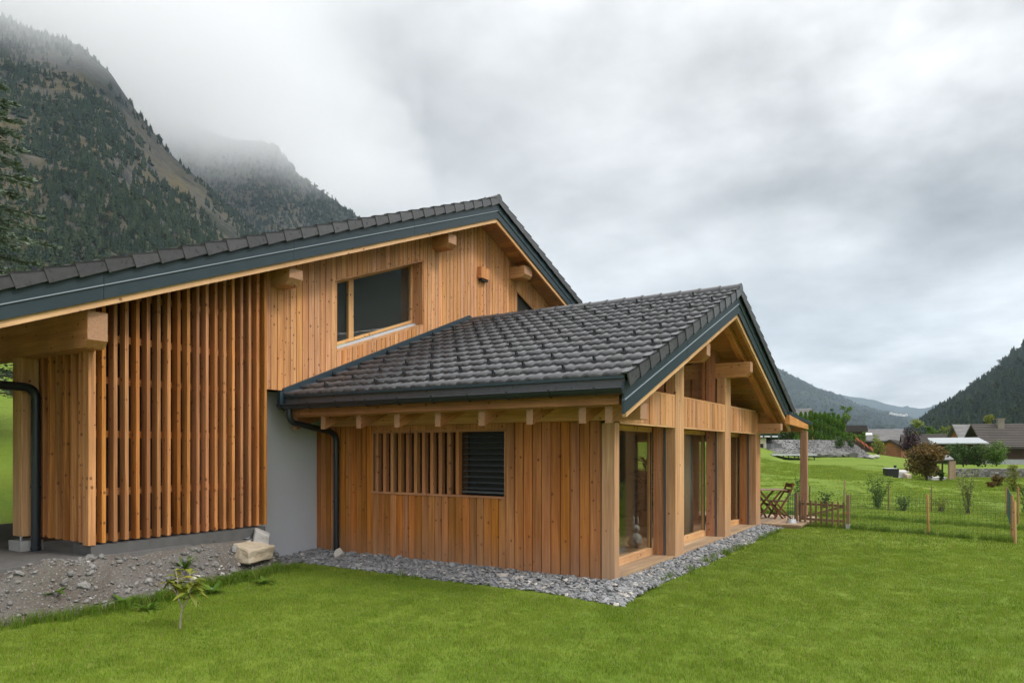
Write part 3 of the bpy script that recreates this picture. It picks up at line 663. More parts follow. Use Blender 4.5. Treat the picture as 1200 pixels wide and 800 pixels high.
def tiled_roof(name, xr, zr, xl, xrt, y0, y1l, y1r, seed):
    a = tiled_slope(xr, zr, xl, y0, y1l, -1, seed=seed); b = tiled_slope(xr, zr, xrt, y0, y1r, 1, seed=seed + 1)
    me = raw_mesh(name, np.concatenate([a[0], b[0]]), np.concatenate([a[1], b[1] + len(a[0])]), M['tile'], np.concatenate([a[2], b[2]]))
    return link(name, me, HOUSE), a
LXE, LXR = LX - 5.20, LX + 5.10
UXE, UXR = -8.2, 10.7
lower_tiles, lt = tiled_roof('tiled_roof', LX, LZ, LXE, LXR, LV + 0.02, WC - 0.03, WC - 0.03, 3)
upper_tiles, ut = tiled_roof('tiled_roof', UX, UZ, UXE, UXR, UV + 0.02, 13.9, 13.9, 5)
# snow hooks between the courses
hk = MB(); hk.hexa([(-0.05, -.011, .0), (0.02, -.011, .0), (0.02, .011, .0), (-0.05, .011, .0), (-0.045, -.011, .062), (-0.015, -.011, .045), (-0.015, .011, .045), (-0.045, .011, .062)])
def hooks(roof, dat, xr, y0, step, lim, rows=None):
    V, Fc, rn, nc, nt, cl, tw, Lk, zlow = dat; proto = None; c = 0
    for i in range(1, nc):
        if rows and i not in rows: continue
        for j in range((i * 3) % step, nt, step):
            if c >= lim: return
            s = i * cl + 0.012; hx = (Lk - s) * CA
            if proto is None: o = hk.build('snow_guard', M['gutterm'], roof); proto = o
            else: o = proto.copy(); COL.objects.link(o); o.parent = roof
            o.location = (xr - hx - 0.055 * SA, y0 + (j + 0.55) * tw, zlow - PITCH * hx + 0.055 * CA); o.rotation_euler = (0, -math.atan(PITCH), 0); c += 1
hooks(lower_tiles, lt, LX, LV + 0.02, 4, 96)
hooks(upper_tiles, ut, UX, UV + 0.02, 3, 14, rows=(10, 13, 16, 19, 22, 25, 28, 31))

def verge_and_ridge(X, Z, xl, xr, yv, T, y1):
    b = MB()                                                     # verge tiles: stepped side plates
    for side, xe in ((-1, xl), (1, xr)):
        Lk = abs(X - xe) / CA; nc = int(round(Lk / 0.362)); cl = Lk / nc
        for i in range(nc):
            s0 = i * cl - 0.02; s1 = (i + 1) * cl + 0.03
            def P(s, n, y): hx = (Lk - s) * CA; return (X + side * (hx + n * SA), y, Z + 0.085 - PITCH * hx + n * CA)
            if s1 > Lk: s1 = Lk
            y_o = yv - 0.045
            pts = [P(s0, -0.115, y_o - .012), P(s1, -0.085, y_o), P(s1, -0.085, y_o + .018), P(s0, -0.115, y_o + .006), P(s0, 0.068, y_o - .012), P(s1, 0.034, y_o), P(s1, 0.034, y_o + .018), P(s0, 0.068, y_o + .006)]
            b.hexa(pts, 'x')
            pts = [P(s0, 0.045, y_o - .012), P(s1, 0.010, y_o), P(s1, 0.010, yv + .04), P(s0, 0.045, yv + .04), P(s0, 0.068, y_o - .012), P(s1, 0.034, y_o), P(s1, 0.034, yv + .04), P(s0, 0.068, yv + .04)]
            b.hexa(pts, 'x', b.rn[-1])
    part('verge_tiles', b, M['tile'])
    b = MB(); y = yv - 0.06; n = int((y1 - yv) / 0.36)           # ridge caps
    zc = Z + 0.075
    for i in range(n):
        ya = yv - 0.05 + i * (y1 - yv) / n; yb = ya + (y1 - yv) / n + 0.03; rn = R.random()
        ring = lambda r, yy: [(X + r * math.cos(a), yy, zc + r * 1.02 * math.sin(a)) for a in [math.pi * (k / 10) * 1.16 - .08 * math.pi for k in range(11)]]
        for (r0, ya_, r1, yb_) in ((0.118, ya, 0.108, ya + .05), (0.108, ya + .05, 0.098, yb)):
            v = ring(r0, ya_) + ring(r1, yb_); b.add(v, [(k, k + 1, 12 + k, 11 + k) for k in range(10)], 'y', rn, smooth=True)
        v = ring(0.118, ya); b.add(v + [(X, ya, zc - .02)], [tuple(range(11))] if i == 0 else [tuple(range(11))], 'y', rn)
    part('ridge_tiles', b, M['tile'])
    for side, xe in ((-1, xl), (1, xr)):                         # sheet-metal verge boards with a bead, pale board behind
        b = MB(); bead = MB(); xe2 = xe + side * 0.02
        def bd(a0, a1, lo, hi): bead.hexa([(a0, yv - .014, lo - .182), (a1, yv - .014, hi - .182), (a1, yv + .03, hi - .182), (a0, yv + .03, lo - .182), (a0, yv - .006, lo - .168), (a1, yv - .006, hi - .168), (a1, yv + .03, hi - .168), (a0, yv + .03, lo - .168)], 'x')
        joints = [X] + [X + side * d for d in (2.9, 5.8, 8.7, 11.6) if d < abs(xe - X) - 0.3] + [xe2]
        for j0, j1 in zip(joints, joints[1:]):
            a0, a1 = (j0 - side * 0.0, j1 + side * 0.004) if j1 == xe2 else (j0, j1 - side * 0.005)
            if side < 0: a0, a1 = a1, a0
            lo = T(a0); hi = T(a1)
            def strip(y0_, y1_, d0, d1):
                b.hexa([(a0, y0_, lo - d1), (a1, y0_, hi - d1), (a1, y1_, hi - d1), (a0, y1_, lo - d1), (a0, y0_, lo - d0), (a1, y0_, hi - d0), (a1, y1_, hi - d0), (a0, y1_, lo - d0)], 'x')
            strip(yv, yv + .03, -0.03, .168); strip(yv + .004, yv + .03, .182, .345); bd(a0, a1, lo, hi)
        vb = part('verge_board', b, M['metal']); bead.build('bead', M['bead_highlight'], vb)
        b = MB(); a0, a1 = (xe, X) if side < 0 else (X, xe); a0 += 0.12 if side < 0 else 0; a1 -= 0.12 if side > 0 else 0
        b.hexa([(a0, yv + .035, T(a0) - .43), (a1, yv + .035, T(a1) - .43), (a1, yv + .085, T(a1) - .43), (a0, yv + .085, T(a0) - .43), (a0, yv + .035, T(a0) - .2), (a1, yv + .035, T(a1) - .2), (a1, yv + .085, T(a1) - .2), (a0, yv + .085, T(a0) - .2)], (1, 0, -side * PITCH))
        part('fascia_board', b, M['fascia'])
verge_and_ridge(LX, LZ, LXE, LXR, LV, TL, WC - 0.04)
verge_and_ridge(UX, UZ, UXE, UXR, UV, TU, 13.9)

def roof_deck(X, T, xl, xr, y0, y1):
    for side, xe in ((-1, xl), (1, xr)):
        b = MB(); a0, a1 = (xe + .19, X) if side < 0 else (X, xe - .19); n = max(6, int((a1 - a0) / 0.19)); xs = np.linspace(a0, a1, n + 1)
        for p, q in zip(xs, xs[1:]):                              # boards along the ridge direction, V joints between
            q = q - 0.006
            b.hexa([(p, y0, T(p) - .32), (q, y0, T(q) - .32), (q, y1, T(q) - .32), (p, y1, T(p) - .32), (p, y0, T(p) - .24), (q, y0, T(q) - .24), (q, y1, T(q) - .24), (p, y1, T(p) - .24)], 'y')
        part('soffit', b, M['soffit'])
    b = MB()
    for side, xe in ((-1, xl), (1, xr)):
        a0, a1 = (xe + .19, X) if side < 0 else (X, xe - .19)
        b.hexa([(a0, y0, T(a0) - .235), (a1, y0, T(a1) - .235), (a1, y1, T(a1) - .235), (a0, y1, T(a0) - .235), (a0, y0, T(a0) + .06), (a1, y0, T(a1) + .06), (a1, y1, T(a1) + .06), (a0, y1, T(a0) + .06)], 'y')
    part('roof_core', b, M['dark'])
roof_deck(LX, TL, LXE, LXR, LV + .09, WC - .01)
roof_deck(UX, TU, UXE, UXR, UV + .09, 13.8)

# ---- lower wing: rafters, eave, gutter
for y in (-0.30, 0.06, 0.83, 1.60, 2.36, 3.13, 3.91, 4.70, 5.36):
    b = MB(); x0 = LXE + 0.20
    b.hexa([(x0, y - .05, TL(x0) - .525), (LX, y - .05, LZ - .525), (LX, y + .05, LZ - .525), (x0, y + .05, TL(x0) - .525), (x0, y - .05, TL(x0) - .322), (LX, y - .05, LZ - .322), (LX, y + .05, LZ - .322), (x0, y + .05, TL(x0) - .322)], (1, 0, PITCH))
    b.box(x0 - .003, x0 - .0005, y - .049, y + .049, TL(x0) - .524, TL(x0) - .323, mat=1)
    part('rafter', b, [M['reveal'], M['endgrain']])
for y in (-0.30, 0.83, 1.60, 2.36, 3.13, 3.91, 4.70, 5.36):
    b = MB(); x0 = LXR - 0.20
    b.hexa([(LX + .002, y - .05, LZ - .50), (x0, y - .05, TL(x0) - .50), (x0, y + .05, TL(x0) - .50), (LX + .002, y + .05, LZ - .50), (LX + .002, y - .05, LZ - .322), (x0, y - .05, TL(x0) - .322), (x0, y + .05, TL(x0) - .322), (LX + .002, y + .05, LZ - .322)], (1, 0, -PITCH))
    part('rafter', b, M['reveal'])
b = MB(); b.box(LXE + .10, LXE + .17, LV + .12, 5.40, 2.395, 2.585, 'y'); part('eave_board', b, M['reveal'])
b = MB(); b.box(LXE + .02, LXE + .06, LV + .01, 5.42, 2.53, 2.70, 'y'); part('eave_cladding', b, M['tile'])
b = MB(); b.hexa([(LXE - .02, LV, 2.693), (LXE + .10, LV, 2.715), (LXE + .10, 5.42, 2.715), (LXE - .02, 5.42, 2.693), (LXE - .02, LV, 2.728), (LXE + .10, LV, 2.74), (LXE + .10, 5.42, 2.74), (LXE - .02, 5.42, 2.728)], 'y'); part('drip_edge', b, M['metal'])
def gutter(parent):
    b = MB(); r = .073; xc = LXE - .05; zc = 2.572; K = 10; y0, y1 = LV - .005, 5.43
    vs = []
    for y in (y0, y1):
        for rr in (r, r - .005):
            for k in range(K + 1):
                a = math.pi + math.pi * k / K; vs.append((xc + rr * math.cos(a), y, zc + rr * math.sin(a)))
    n = K + 1; fs = []
    for k in range(K):
        fs += [(k, k + 1, 2 * n + k + 1, 2 * n + k), (n + k + 1, n + k, 3 * n + k, 3 * n + k + 1)]
    b.add(vs, fs, 'y', smooth=True); b.add(vs[:n], [tuple(range(n))], 'y'); b.add(vs[2 * n:3 * n], [tuple(reversed(range(n)))], 'y')
    b.tube([(xc - r, y0, zc), (xc - r, y1, zc)], .009, 8)
    g = b.build('gutter', M['gutterm'], parent)
    for y in np.arange(-0.25, 5.4, 0.62):
        k = MB(); k.tube([(xc + (r + .006) * math.cos(a), y, zc + (r + .006) * math.sin(a)) for a in np.linspace(math.pi, 1.75 * math.pi, 9)], .008, 6); k.box(xc - r - .012, xc - r + .012, y - .012, y + .012, zc - .01, zc + .018)
        k.build('gutter_bracket', M['gutterm'], g)
gutter(HOUSE)
def pipe(pts, r, name='downpipe', clamps=()):
    b = MB(); P = [Vector(p) for p in pts]; path = [P[0]]
    for i in range(1, len(P) - 1):                                # rounded elbows
        a, c, e = P[i - 1], P[i], P[i + 1]; rr = min(.16, (a - c).length * .45, (e - c).length * .45)
        p0 = c + (a - c).normalized() * rr; p1 = c + (e - c).normalized() * rr
        for k in range(9):
            t = k / 8; path.append(p0 * (1 - t) ** 2 + c * 2 * t * (1 - t) + p1 * t * t)
    path.append(P[-1]); b.tube(path, r, 14)
    for z in clamps: b.tube([(P[-1].x, P[-1].y, z - .02), (P[-1].x, P[-1].y, z + .02)], r + .007, 14)
    return part(name, b, M['gutterm'])
yd = on_x(394, 560, -.09)[1]
pipe([(LXE - .04, yd + .02, 2.56), (LXE - .04, yd + .02, 2.30), (-.09, yd, 1.95 + .18), (-.09, yd, -.02)], .050, clamps=(0.95, 1.75, 0.06))
b = MB(); b.box(-.20, .05, -.45, 5.42, 2.245, 2.46, 'y'); b.box(-.199, .049, -.4525, -.4505, 2.246, 2.459, mat=1); part('eave_purlin', b, [M['beam'], M['endgrain']], bevel=.006)

# ---- lower wing: plank wall facing the lawn
def planks_y(b, y0, y1, x, zb, zt, w, deep=.022, jit=.004):
    n = max(1, int(round((y1 - y0) / w))); ys = np.linspace(y0, y1, n + 1)
    for p, q in zip(ys, ys[1:]):
        d = R.uniform(0, jit); c = .010
        b.add([(x - d, p + .002, zb), (x - deep - d, p + c, zb), (x - deep - d, q - c, zb), (x - d, q - .002, zb), (x - d, p + .002, zt), (x - deep - d, p + c, zt), (x - deep - d, q - c, zt), (x - d, q - .002, zt)],
              [(0, 4, 5, 1), (1, 5, 6, 2), (2, 6, 7, 3), (4, 7, 6, 5), (0, 1, 2, 3), (3, 7, 4, 0)], 'z')
WY0, WY1, WZ0, WZ1 = 1.73, 4.42, 1.15, 2.12
b = MB(); planks_y(b, .20, WY0, 0, -.08, 2.245, .153, .030, .014); planks_y(b, WY0, WY1, 0, -.08, WZ0 - .03, .135); planks_y(b, WY1, 5.78, 0, -.08, 2.245, .125); planks_y(b, WY0, WY1, 0, WZ1 + .03, 2.245, 2.7)
part('plank_wall', b, M['clad_low'])
b = MB(); b.box(.003, .18, .2, WY0, -.1, 2.24); b.box(.003, .18, WY1, 5.76, -.1, 2.24); b.box(.003, .18, WY0, WY1, -.1, WZ0); b.box(.003, .18, WY0, WY1, WZ1, 2.24); part('wall_core', b, M['dark'])
b = MB()
win = b; b.box(-.045, .10, WY0, WY1, WZ0 - .035, WZ0, 'y'); b.box(-.030, .10, WY0, WY1, WZ1, WZ1 + .035, 'y'); b.box(-.030, .10, WY0 - .0, WY0 + .03, WZ0, WZ1); b.box(-.030, .10, WY1 - .03, WY1, WZ0, WZ1)
wf = part('window', b, M['reveal'])
b = MB()
for y in np.linspace(2.62, WY1 - .12, 11): b.box(-.034, .05, y - .031, y + .031, WZ0, WZ1)
b.build('slat_grille', M['reveal'], wf)
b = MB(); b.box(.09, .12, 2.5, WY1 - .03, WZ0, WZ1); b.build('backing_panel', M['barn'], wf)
b = MB()
for z in np.arange(WZ0 + .10, WZ1 - .02, .088): b.hexa([(.030, WY0 + .05, z - .004), (.085, WY0 + .05, z + .010), (.085, 2.565, z + .010), (.030, 2.565, z - .004), (.030, WY0 + .05, z), (.085, WY0 + .05, z + .014), (.085, 2.565, z + .014), (.030, 2.565, z)], 'y')
b.box(.02, .09, WY0 + .05, 2.565, WZ0 + .035, WZ0 + .06, 'y'); b.build('venetian_blind', M['rail'], wf)
b = MB(); b.box(.13, .14, WY0, 2.6, WZ0, WZ1); b.build('pane', M['blind'], wf)

# ---- lower wing: glazed gable
b = MB(); b.box(0.0, .155, -.004, .195, -.08, 2.215); part('post', b, M['post'], bevel=.006)
GX = [(.155, 2.40), (2.83, 5.37), (5.79, 8.00)]; PX = [(2.40, 2.83), (5.37, 5.79)]
GY = 0.39
for x0, x1 in PX:
    b = MB(); b.box(x0, x1, -.025, .145, .03, 3.29); part('post', b, M['post'], bevel=.005)
b = MB(); b.box(8.00, 8.43, -.02, .145, .03, 2.215); part('post', b, M['post'], bevel=.005)
for x0, x1 in PX + [(8.0, 8.40)]:
    top = TL(x0) - .335 if x1 < 7 else 2.215
    b = MB(); b.box(x0 - .018, x0 + .05, .146, .176, .10, 2.22); part('guide_rail', b, M['rail'])
    b = MB(); b.box(x0 + .004, x1 - .004, .178, .36, .10, top); part('reveal_panel', b, M['reveal'])
for i, (x0, x1) in enumerate(GX):
    b = MB(); n = int((x1 - x0) / .105); xs = np.linspace(x0 - (.155 if i == 0 else 0), x1 + (.43 if i == 2 else 0), n + 1)
    for p, q in zip(xs, xs[1:]): d = R.uniform(0, .006); b.box(p + .002, q - .002, -.012 - d, .015, 2.235, 2.72)
    part('parapet_band', b, M['clad_b'])
    b = MB(); b.box(x0, x1, -.018, .06, 2.205, 2.232, 'x'); b.box(x0, x1, .02, .36, 2.236, 2.715, 'x'); b.box(x0, x1, -.016, .36, 2.722, 2.745, 'x'); part('header', b, M['fascia'])
    # threshold boards
    b = MB()
    for k in range(3): b.box(x0 - (.0 if i else 0), x1, -.02 + k * .128, -.02 + k * .128 + .122, .055, .10, 'x')
    b.box(x0, x1, .0, .33, -.05, .05, 'x'); part('threshold', b, M['sill'])
    # full-height window
    b = MB(); f0 = GY - .03; f1 = GY + .06
    b.box(x0, x1, f0, f1, .10, .215, 'x'); b.box(x0, x1, f0 + .02, f1, 2.14, 2.22, 'x'); b.box(x0, x0 + .045, f0 + .02, f1, .215, 2.14); b.box(x1 - .045, x1, f0 + .022, f1, .215, 2.14)
    wv = part('window', b, M['fascia'])
    p = MB(); p.box(x0 + .045, x1 - .045, GY + .022, GY + .036, .215, 2.14); p.build('pane', M['glass'], wv)
    for sx in (x0 + .046, x1 - .062):
        s = MB(); s.box(sx, sx + .016, f0 + .012, f0 + .03, .217, 2.138); s.build('seal', M['black'], wv)
    # gable light above
    xa, xb = x0, x1
    if i == 0: xa = 0.62
    if i == 2: xb = 7.75
    pz = lambda x: TL(x) - .335
    p = MB(); xm = [xa, xb] if not (xa < LX < xb) else [xa, LX, xb]
    for q0, q1 in zip(xm, xm[1:]):
        p.hexa([(q0, GY + .022, 2.75), (q1, GY + .022, 2.75), (q1, GY + .036, 2.75), (q0, GY + .036, 2.75), (q0, GY + .022, max(2.76, pz(q0))), (q1, GY + .022, max(2.76, pz(q1))), (q1, GY + .036, max(2.76, pz(q1))), (q0, GY + .036, max(2.76, pz(q0)))])
    b = MB(); b.box(xa, xb, f0, f1, 2.746, 2.80, 'x'); b.box(xb - .04, xb, f0 + .02, f1, 2.80, max(2.81, pz(xb) - .02)); b.box(xa, xa + .04, f0 + .02, f1, 2.80, max(2.81, pz(xa) - .02))
    wg = part('gable_window', b, M['reveal']); p.build('pane', M['glass'], wg)
# purlin ends carrying the verge
def purlin(x0, x1, z0, z1, ytip, yback, ch=.09, name='purlin'):
    b = MB()
    b.add([(x0, ytip, z0 + ch), (x1, ytip, z0 + ch), (x1, ytip + ch, z0), (x0, ytip + ch, z0), (x0, yback, z0), (x1, yback, z0), (x0, ytip, z1), (x1, ytip, z1), (x0, yback, z1), (x1, yback, z1)],
          [(0, 1, 7, 6), (3, 2, 1, 0), (4, 5, 2, 3), (8, 6, 7, 9), (5, 4, 8, 9), (0, 6, 8, 4, 3), (1, 2, 5, 9, 7)], 'y')
    b.box(x0 + .002, x1 - .002, ytip - .003, ytip - .0005, z0 + ch + .002, z1 - .002, mat=1)
    return part(name, b, [M['beam'], M['endgrain']])
purlin(2.52, 2.72, 3.292, 3.585, -.50, 5.4); purlin(5.41, 5.61, 3.292, 3.585, -.50, 5.4); purlin(8.18, 8.42, 2.225, 2.45, -.52, 5.4, .07, 'eave_purlin')
# walls and floor inside the wing
b = MB(); b.box(.2, 8.3, .47, 5.40, -.05, .095); part('interior_floor', b, M['sill'])
b = MB(); 
xs = np.linspace(.19, 8.38, 60)
for p, q in zip(xs, xs[1:]): b.hexa([(p, 5.40, 0), (q - .004, 5.40, 0), (q - .004, 5.415, 0), (p, 5.415, 0), (p, 5.40, TL(p) - .33), (q - .004, 5.40, TL(q) - .33), (q - .004, 5.415, TL(q) - .33), (p, 5.415, TL(p) - .33)])
part('interior_wall', b, M['inwall'])
OPEN = ((.85, 1.5, .15, 2.10), (2.66, 3.12, 1.25, 2.10))
b = MB(); ys = [.2, .85, 1.5, 2.66, 3.12, 5.42]
for k in (0, 2, 4): b.box(8.40, 8.44, ys[k], ys[k + 1], -.05, 2.3)
for y0, y1, z0, z1 in OPEN: b.box(8.40, 8.44, y0, y1, -.05, z0); b.box(8.40, 8.44, y0, y1, z1, 2.3)
part('plank_wall', b, M['inwall'])
for y0, y1, z0, z1 in OPEN:
    b = MB(); b.box(8.39, 8.45, y0, y0 + .05, z0, z1); b.box(8.39, 8.45, y1 - .05, y1, z0, z1); b.box(8.39, 8.45, y0 + .05, y1 - .05, z0, z0 + .06, 'y'); b.box(8.39, 8.45, y0 + .05, y1 - .05, z1 - .06, z1, 'y')
    wv = part('window', b, M['fascia']); p = MB(); p.box(8.41, 8.42, y0 + .05, y1 - .05, z0 + .06, z1 - .06); p.build('pane', M['glass'], wv)
# flashing where the lower roof meets the tall gable
b = MB()
for a0, a1 in ((LXE - .02, LX), (LX, LXR)):
    b.hexa([(a0, WC - .075, TL(a0) - .05), (a1, WC - .075, TL(a1) - .05), (a1, WC - .038, TL(a1) - .05), (a0, WC - .038, TL(a0) - .05), (a0, WC - .075, TL(a0) + .225), (a1, WC - .075, TL(a1) + .225), (a1, WC - .038, TL(a1) + .235), (a0, WC - .038, TL(a0) + .235)], 'x')
b.box(LXE - .10, LXE - .03, WC - .08, WC - .01, 2.52, 2.80)
part('flashing', b, M['metal'])

# ---- tall gable: vertical boards round a sloping window
wTL, wTR, wBL, wBR = on_y(393, 328, WC), on_y(495, 305, WC), on_y(393, 413, WC), on_y(495, 381.5, WC)
wx0, wx1 = (wTL[0] + wBL[0]) / 2, (wTR[0] + wBR[0]) / 2
def wtop(x): return wTL[2] + (wTR[2] - wTL[2]) * (x - wx0) / (wx1 - wx0)
def wbot(x): return wBL[2] + (wBR[2] - wBL[2]) * (x - wx0) / (wx1 - wx0)
CX0 = on_y(315.5, 400, WC)[0] - .25; CX1 = 9.2; LOG = on_y(605, 345, WC)[0]; LOGZ = on_y(605, 342, WC)[2]
def board(b, p, q, zb, zt):
    d = R.uniform(0, .004); c = .007; y = WC - .03 - d; y2 = WC
    if zt(p) - zb(p) < .01 and zt(q) - zb(q) < .01: return
    b.add([(p + .001, y2, zb(p)), (p + c, y, zb(p)), (q - c, y, zb(q)), (q - .001, y2, zb(q)), (p + .001, y2, zt(p)), (p + c, y, zt(p)), (q - c, y, zt(q)), (q - .001, y2, zt(q))],
          [(0, 4, 5, 1), (1, 5, 6, 2), (2, 6, 7, 3), (4, 7, 6, 5), (0, 1, 2, 3)], 'z')
b = MB()
foot = lambda x: 2.815 if x < LXE + .25 else TL(x) + .02
head = lambda x: TU(x) - .31
def run(x0, x1, zb, zt, w=.128):
    n = max(1, int(round((x1 - x0) / w))); xs = np.linspace(x0, x1, n + 1)
    for p, q in zip(xs, xs[1:]): board(b, p, q, zb, zt)
run(CX0, wx0, foot, head); run(wx0, wx1, wtop, head); run(wx0, wx1, foot, wbot); run(wx1, UX, foot, head); run(UX, LOG, foot, head); run(LOG, CX1, lambda x: max(foot(x), LOGZ - PITCH * (x - LOG)), head)
part('gable_wall', b, M['clad_up'])
b = MB()
def core(x0, x1, zb, zt, y0=WC + .002, y1=WC + .30):
    b.hexa([(x0, y0, zb(x0)), (x1, y0, zb(x1)), (x1, y1, zb(x1)), (x0, y1, zb(x0)), (x0, y0, zt(x0)), (x1, y0, zt(x1)), (x1, y1, zt(x1)), (x0, y1, zt(x0))])
flat0 = lambda x: 2.83
core(CX0, wx0, flat0, head); core(wx0, wx1, wtop, head); core(wx0, wx1, flat0, wbot); core(wx1, UX, flat0, head); core(UX, CX1, flat0, lambda x: LOGZ - PITCH * (x - LOG) if x > LOG else head(x), WC + .05)
core(LOG, CX1, lambda x: LOGZ - PITCH * (x - LOG), head)
part('wall_core', b, M['dark'])
# window: reveal boards, frame, panes, metal sill
def para(b, x0, x1, y0, y1, f0, f1, axis='x', mat=0):
    b.hexa([(x0, y0, f0(x0)), (x1, y0, f0(x1)), (x1, y1, f0(x1)), (x0, y1, f0(x0)), (x0, y0, f1(x0)), (x1, y0, f1(x1)), (x1, y1, f1(x1)), (x0, y1, f1(x0))], axis, mat=mat)
RD = .24; y0, y1 = WC + RD, WC + RD + .07
b = MB()
para(b, wx1 - .022, wx1 - .002, WC - .02, y1, lambda x: wbot(x) + .002, lambda x: wtop(x) - .002, 'z')
para(b, wx0 + .002, wx0 + .022, WC - .02, y1, lambda x: wbot(x) + .002, lambda x: wtop(x) - .002, 'z')
para(b, wx0 + .024, wx1 - .024, WC - .02, y1, lambda x: wtop(x) - .022, lambda x: wtop(x) - .002)
para(b, wx0 + .024, wx1 - .024, WC - .028, y0, lambda x: wbot(x) + .002, lambda x: wbot(x) + .03)
wv = part('window', b, M['clad_up'])
ft = lambda x: wtop(x) - .024; fb = lambda x: wbot(x) + .09
b = MB(); xm = wx0 + .26 * (wx1 - wx0); fw = .055
para(b, wx0 + .024, wx1 - .024, y0, y1, lambda x: ft(x) - fw, ft); para(b, wx0 + .024, wx1 - .024, y0, y1, fb, lambda x: fb(x) + fw)
for xx, ww in ((wx0 + .024, fw), (xm - .06, .12), (wx1 - .024 - fw, fw)): para(b, xx, xx + ww, y0 + .002, y1 - .002, lambda x: fb(x) + fw, lambda x: ft(x) - fw, 'z')
fr = b.build('frame', M['fascia'], wv)
b = MB(); para(b, wx0 + .024 + fw, xm - .06, y0 + .03, y0 + .04, lambda x: fb(x) + fw, lambda x: ft(x) - fw); para(b, xm + .06, wx1 - .024 - fw, y0 + .03, y0 + .04, lambda x: fb(x) + fw, lambda x: ft(x) - fw); b.build('pane', M['glass'], wv)
b = MB(); para(b, wx0 + .03, wx1 - .03, y1 + .01, y1 + .02, lambda x: fb(x), lambda x: ft(x)); b.build('screen', M['blind'], wv)
b = MB()
for k in range(3): para(b, wx0 + .026, wx1 - .026, y0 - .09 + k * .03, y0 - .067 + k * .03, lambda x: wbot(x) + .031, lambda x: wbot(x) + .052 + .014 * k)
b.build('sill', M['alu'], wv)
b = MB(); b.box(LOG + .02, CX1, WC + .20, WC + .21, 4.0, LOGZ); wv = part('loggia_screen', b, M['blind'])
va, vb = on_y(563, 312, WC - .12), on_y(573, 330, WC - .12)
b = MB(); b.box(va[0], vb[0] - .02, WC - .15, WC - .034, vb[2] + .02, va[2], 'z'); vn = part('vent_box', b, M['clad_up'], bevel=.004)
b = MB(); b.box(va[0] + .05, vb[0] - .06, WC - .13, WC - .05, vb[2] - .03, vb[2] + .019); b.build('outlet', M['black'], vn)
# purlins of the tall roof
def tip(xa, xb, ya, yb, yt):
    A = on_y(xa, ya, yt); B = on_y(xb, yb, yt); return A[0], B[0], B[2], A[2]
x0, x1, z0, z1 = tip(525.5, 534.8, 273.5, 292, 4.99); purlin(x0, x1, z0, z1 + .02, 4.99, 5.7, .08)
x0, x1, z0, z1 = tip(339, 354.8, 314.5, 336, 4.99); purlin(x0, x1, z0, z1 + .02, 4.99, 5.7, .10)
x0, x1, z0, z1 = tip(614.5, 623.5, 311.5, 327.5, 4.99); purlin(x0, x1, z0, z1 + .02, 4.99, 5.7, .07)
x0, x1, z0, z1 = tip(102.4, 126.2, 366.5, 409, 4.985); BX0, BX1, BZ0 = x0, x1, z0; purlin(x0, x1, z0, z1 + .03, 4.985, 11.5, .09)

# ---- rendered wall, slat screen, carport
b = MB(); b.box(-1.50, 8.4, 5.76, 5.96, -.3, 2.81); part('rendered_wall', b, M['plaster'])
SY = 5.30; SX0, SX1 = on_y(105, 637, SY)[0], on_y(313.2, 612, SY)[0]
sb0 = on_y(105, 637, SY)[2]
b = MB(); n = 19; xs = np.linspace(SX0 + .03, SX1 - .03, n)
for i, x in enumerate(xs):
    w2 = .0235 if i else .045; d = .130 if i else .14; dz = R.uniform(-.012, .012)
    top = TU(x) - .33
    b.box(x - w2, x + w2, SY, SY + d, sb0 + dz * .4 + (0 if i else -.02), top)
sc = part('slat_screen', b, M['slat'])
b = MB()
for z in (sb0 + .05, 1.30, 2.05, 2.75, 3.30, 3.9):
    xa = SX0 + .02 if z < 3.2 else max(SX0, UX - (UZ - .36 - z) / PITCH)
    b.box(xa, SX1 - .01, SY + .127, SY + .165, z - .045, z + .045, 'x')
b.build('screen_rail', M['slat'], sc)
b = MB(); rx = SX0
for k, y in enumerate(np.linspace(SY + .28, 6.78, 7)): b.box(rx + .02, rx + .13, y - .035, y + .035, sb0 + .0, 3.12)
b.box(rx + .10, rx + .14, SY + .16, 6.85, 3.12, 3.2, 'y'); b.box(rx + .14, rx + .17, SY + .16, 6.85, sb0, 3.12, mat=1)
part('slat_screen', b, [M['slat'], M['barn']])
b = MB(); b.hexa([(SX0 + .02, SY - .02, .25), (SX1 - .03, SY - .02, .25), (SX1 - .03, SY + .45, .25), (SX0 + .02, SY + .45, .25), (SX0 + .02, SY + .012, sb0 - .03), (SX1 - .03, SY + .012, sb0 - .03), (SX1 - .03, SY + .45, sb0 - .03), (SX0 + .02, SY + .45, sb0 - .03)], 'x'); part('plinth', b, M['plinth'])
b = MB(); 
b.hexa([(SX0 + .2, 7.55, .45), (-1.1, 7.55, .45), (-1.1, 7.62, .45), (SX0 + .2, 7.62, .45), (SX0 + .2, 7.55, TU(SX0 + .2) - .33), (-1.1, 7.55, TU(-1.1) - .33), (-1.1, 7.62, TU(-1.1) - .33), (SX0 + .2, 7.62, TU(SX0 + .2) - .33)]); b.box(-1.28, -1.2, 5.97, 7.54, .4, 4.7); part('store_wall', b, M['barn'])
b = MB(); b.box(-1.15, -1.1, 7.62, 13.5, .3, 4.9); b.box(9.1, 9.2, 5.8, 13.5, 0, 5.2); b.box(-1.1, 9.1, 13.45, 13.5, 0, 5); part('plank_wall', b, M['clad_low'])
py0 = on_x(48, 600, BX1)[1]; pz = .68
b = MB(); b.box(BX0 + .01, BX1 - .01, py0 + .02, py0 + .27, pz, BZ0 - .002); part('carport_post', b, M['post'], bevel=.006)
b = MB()
for dx in (.05, .19): b.tube([(BX0 + dx, py0 + .12, .62), (BX0 + dx, py0 + .12, pz)], .018, 8)
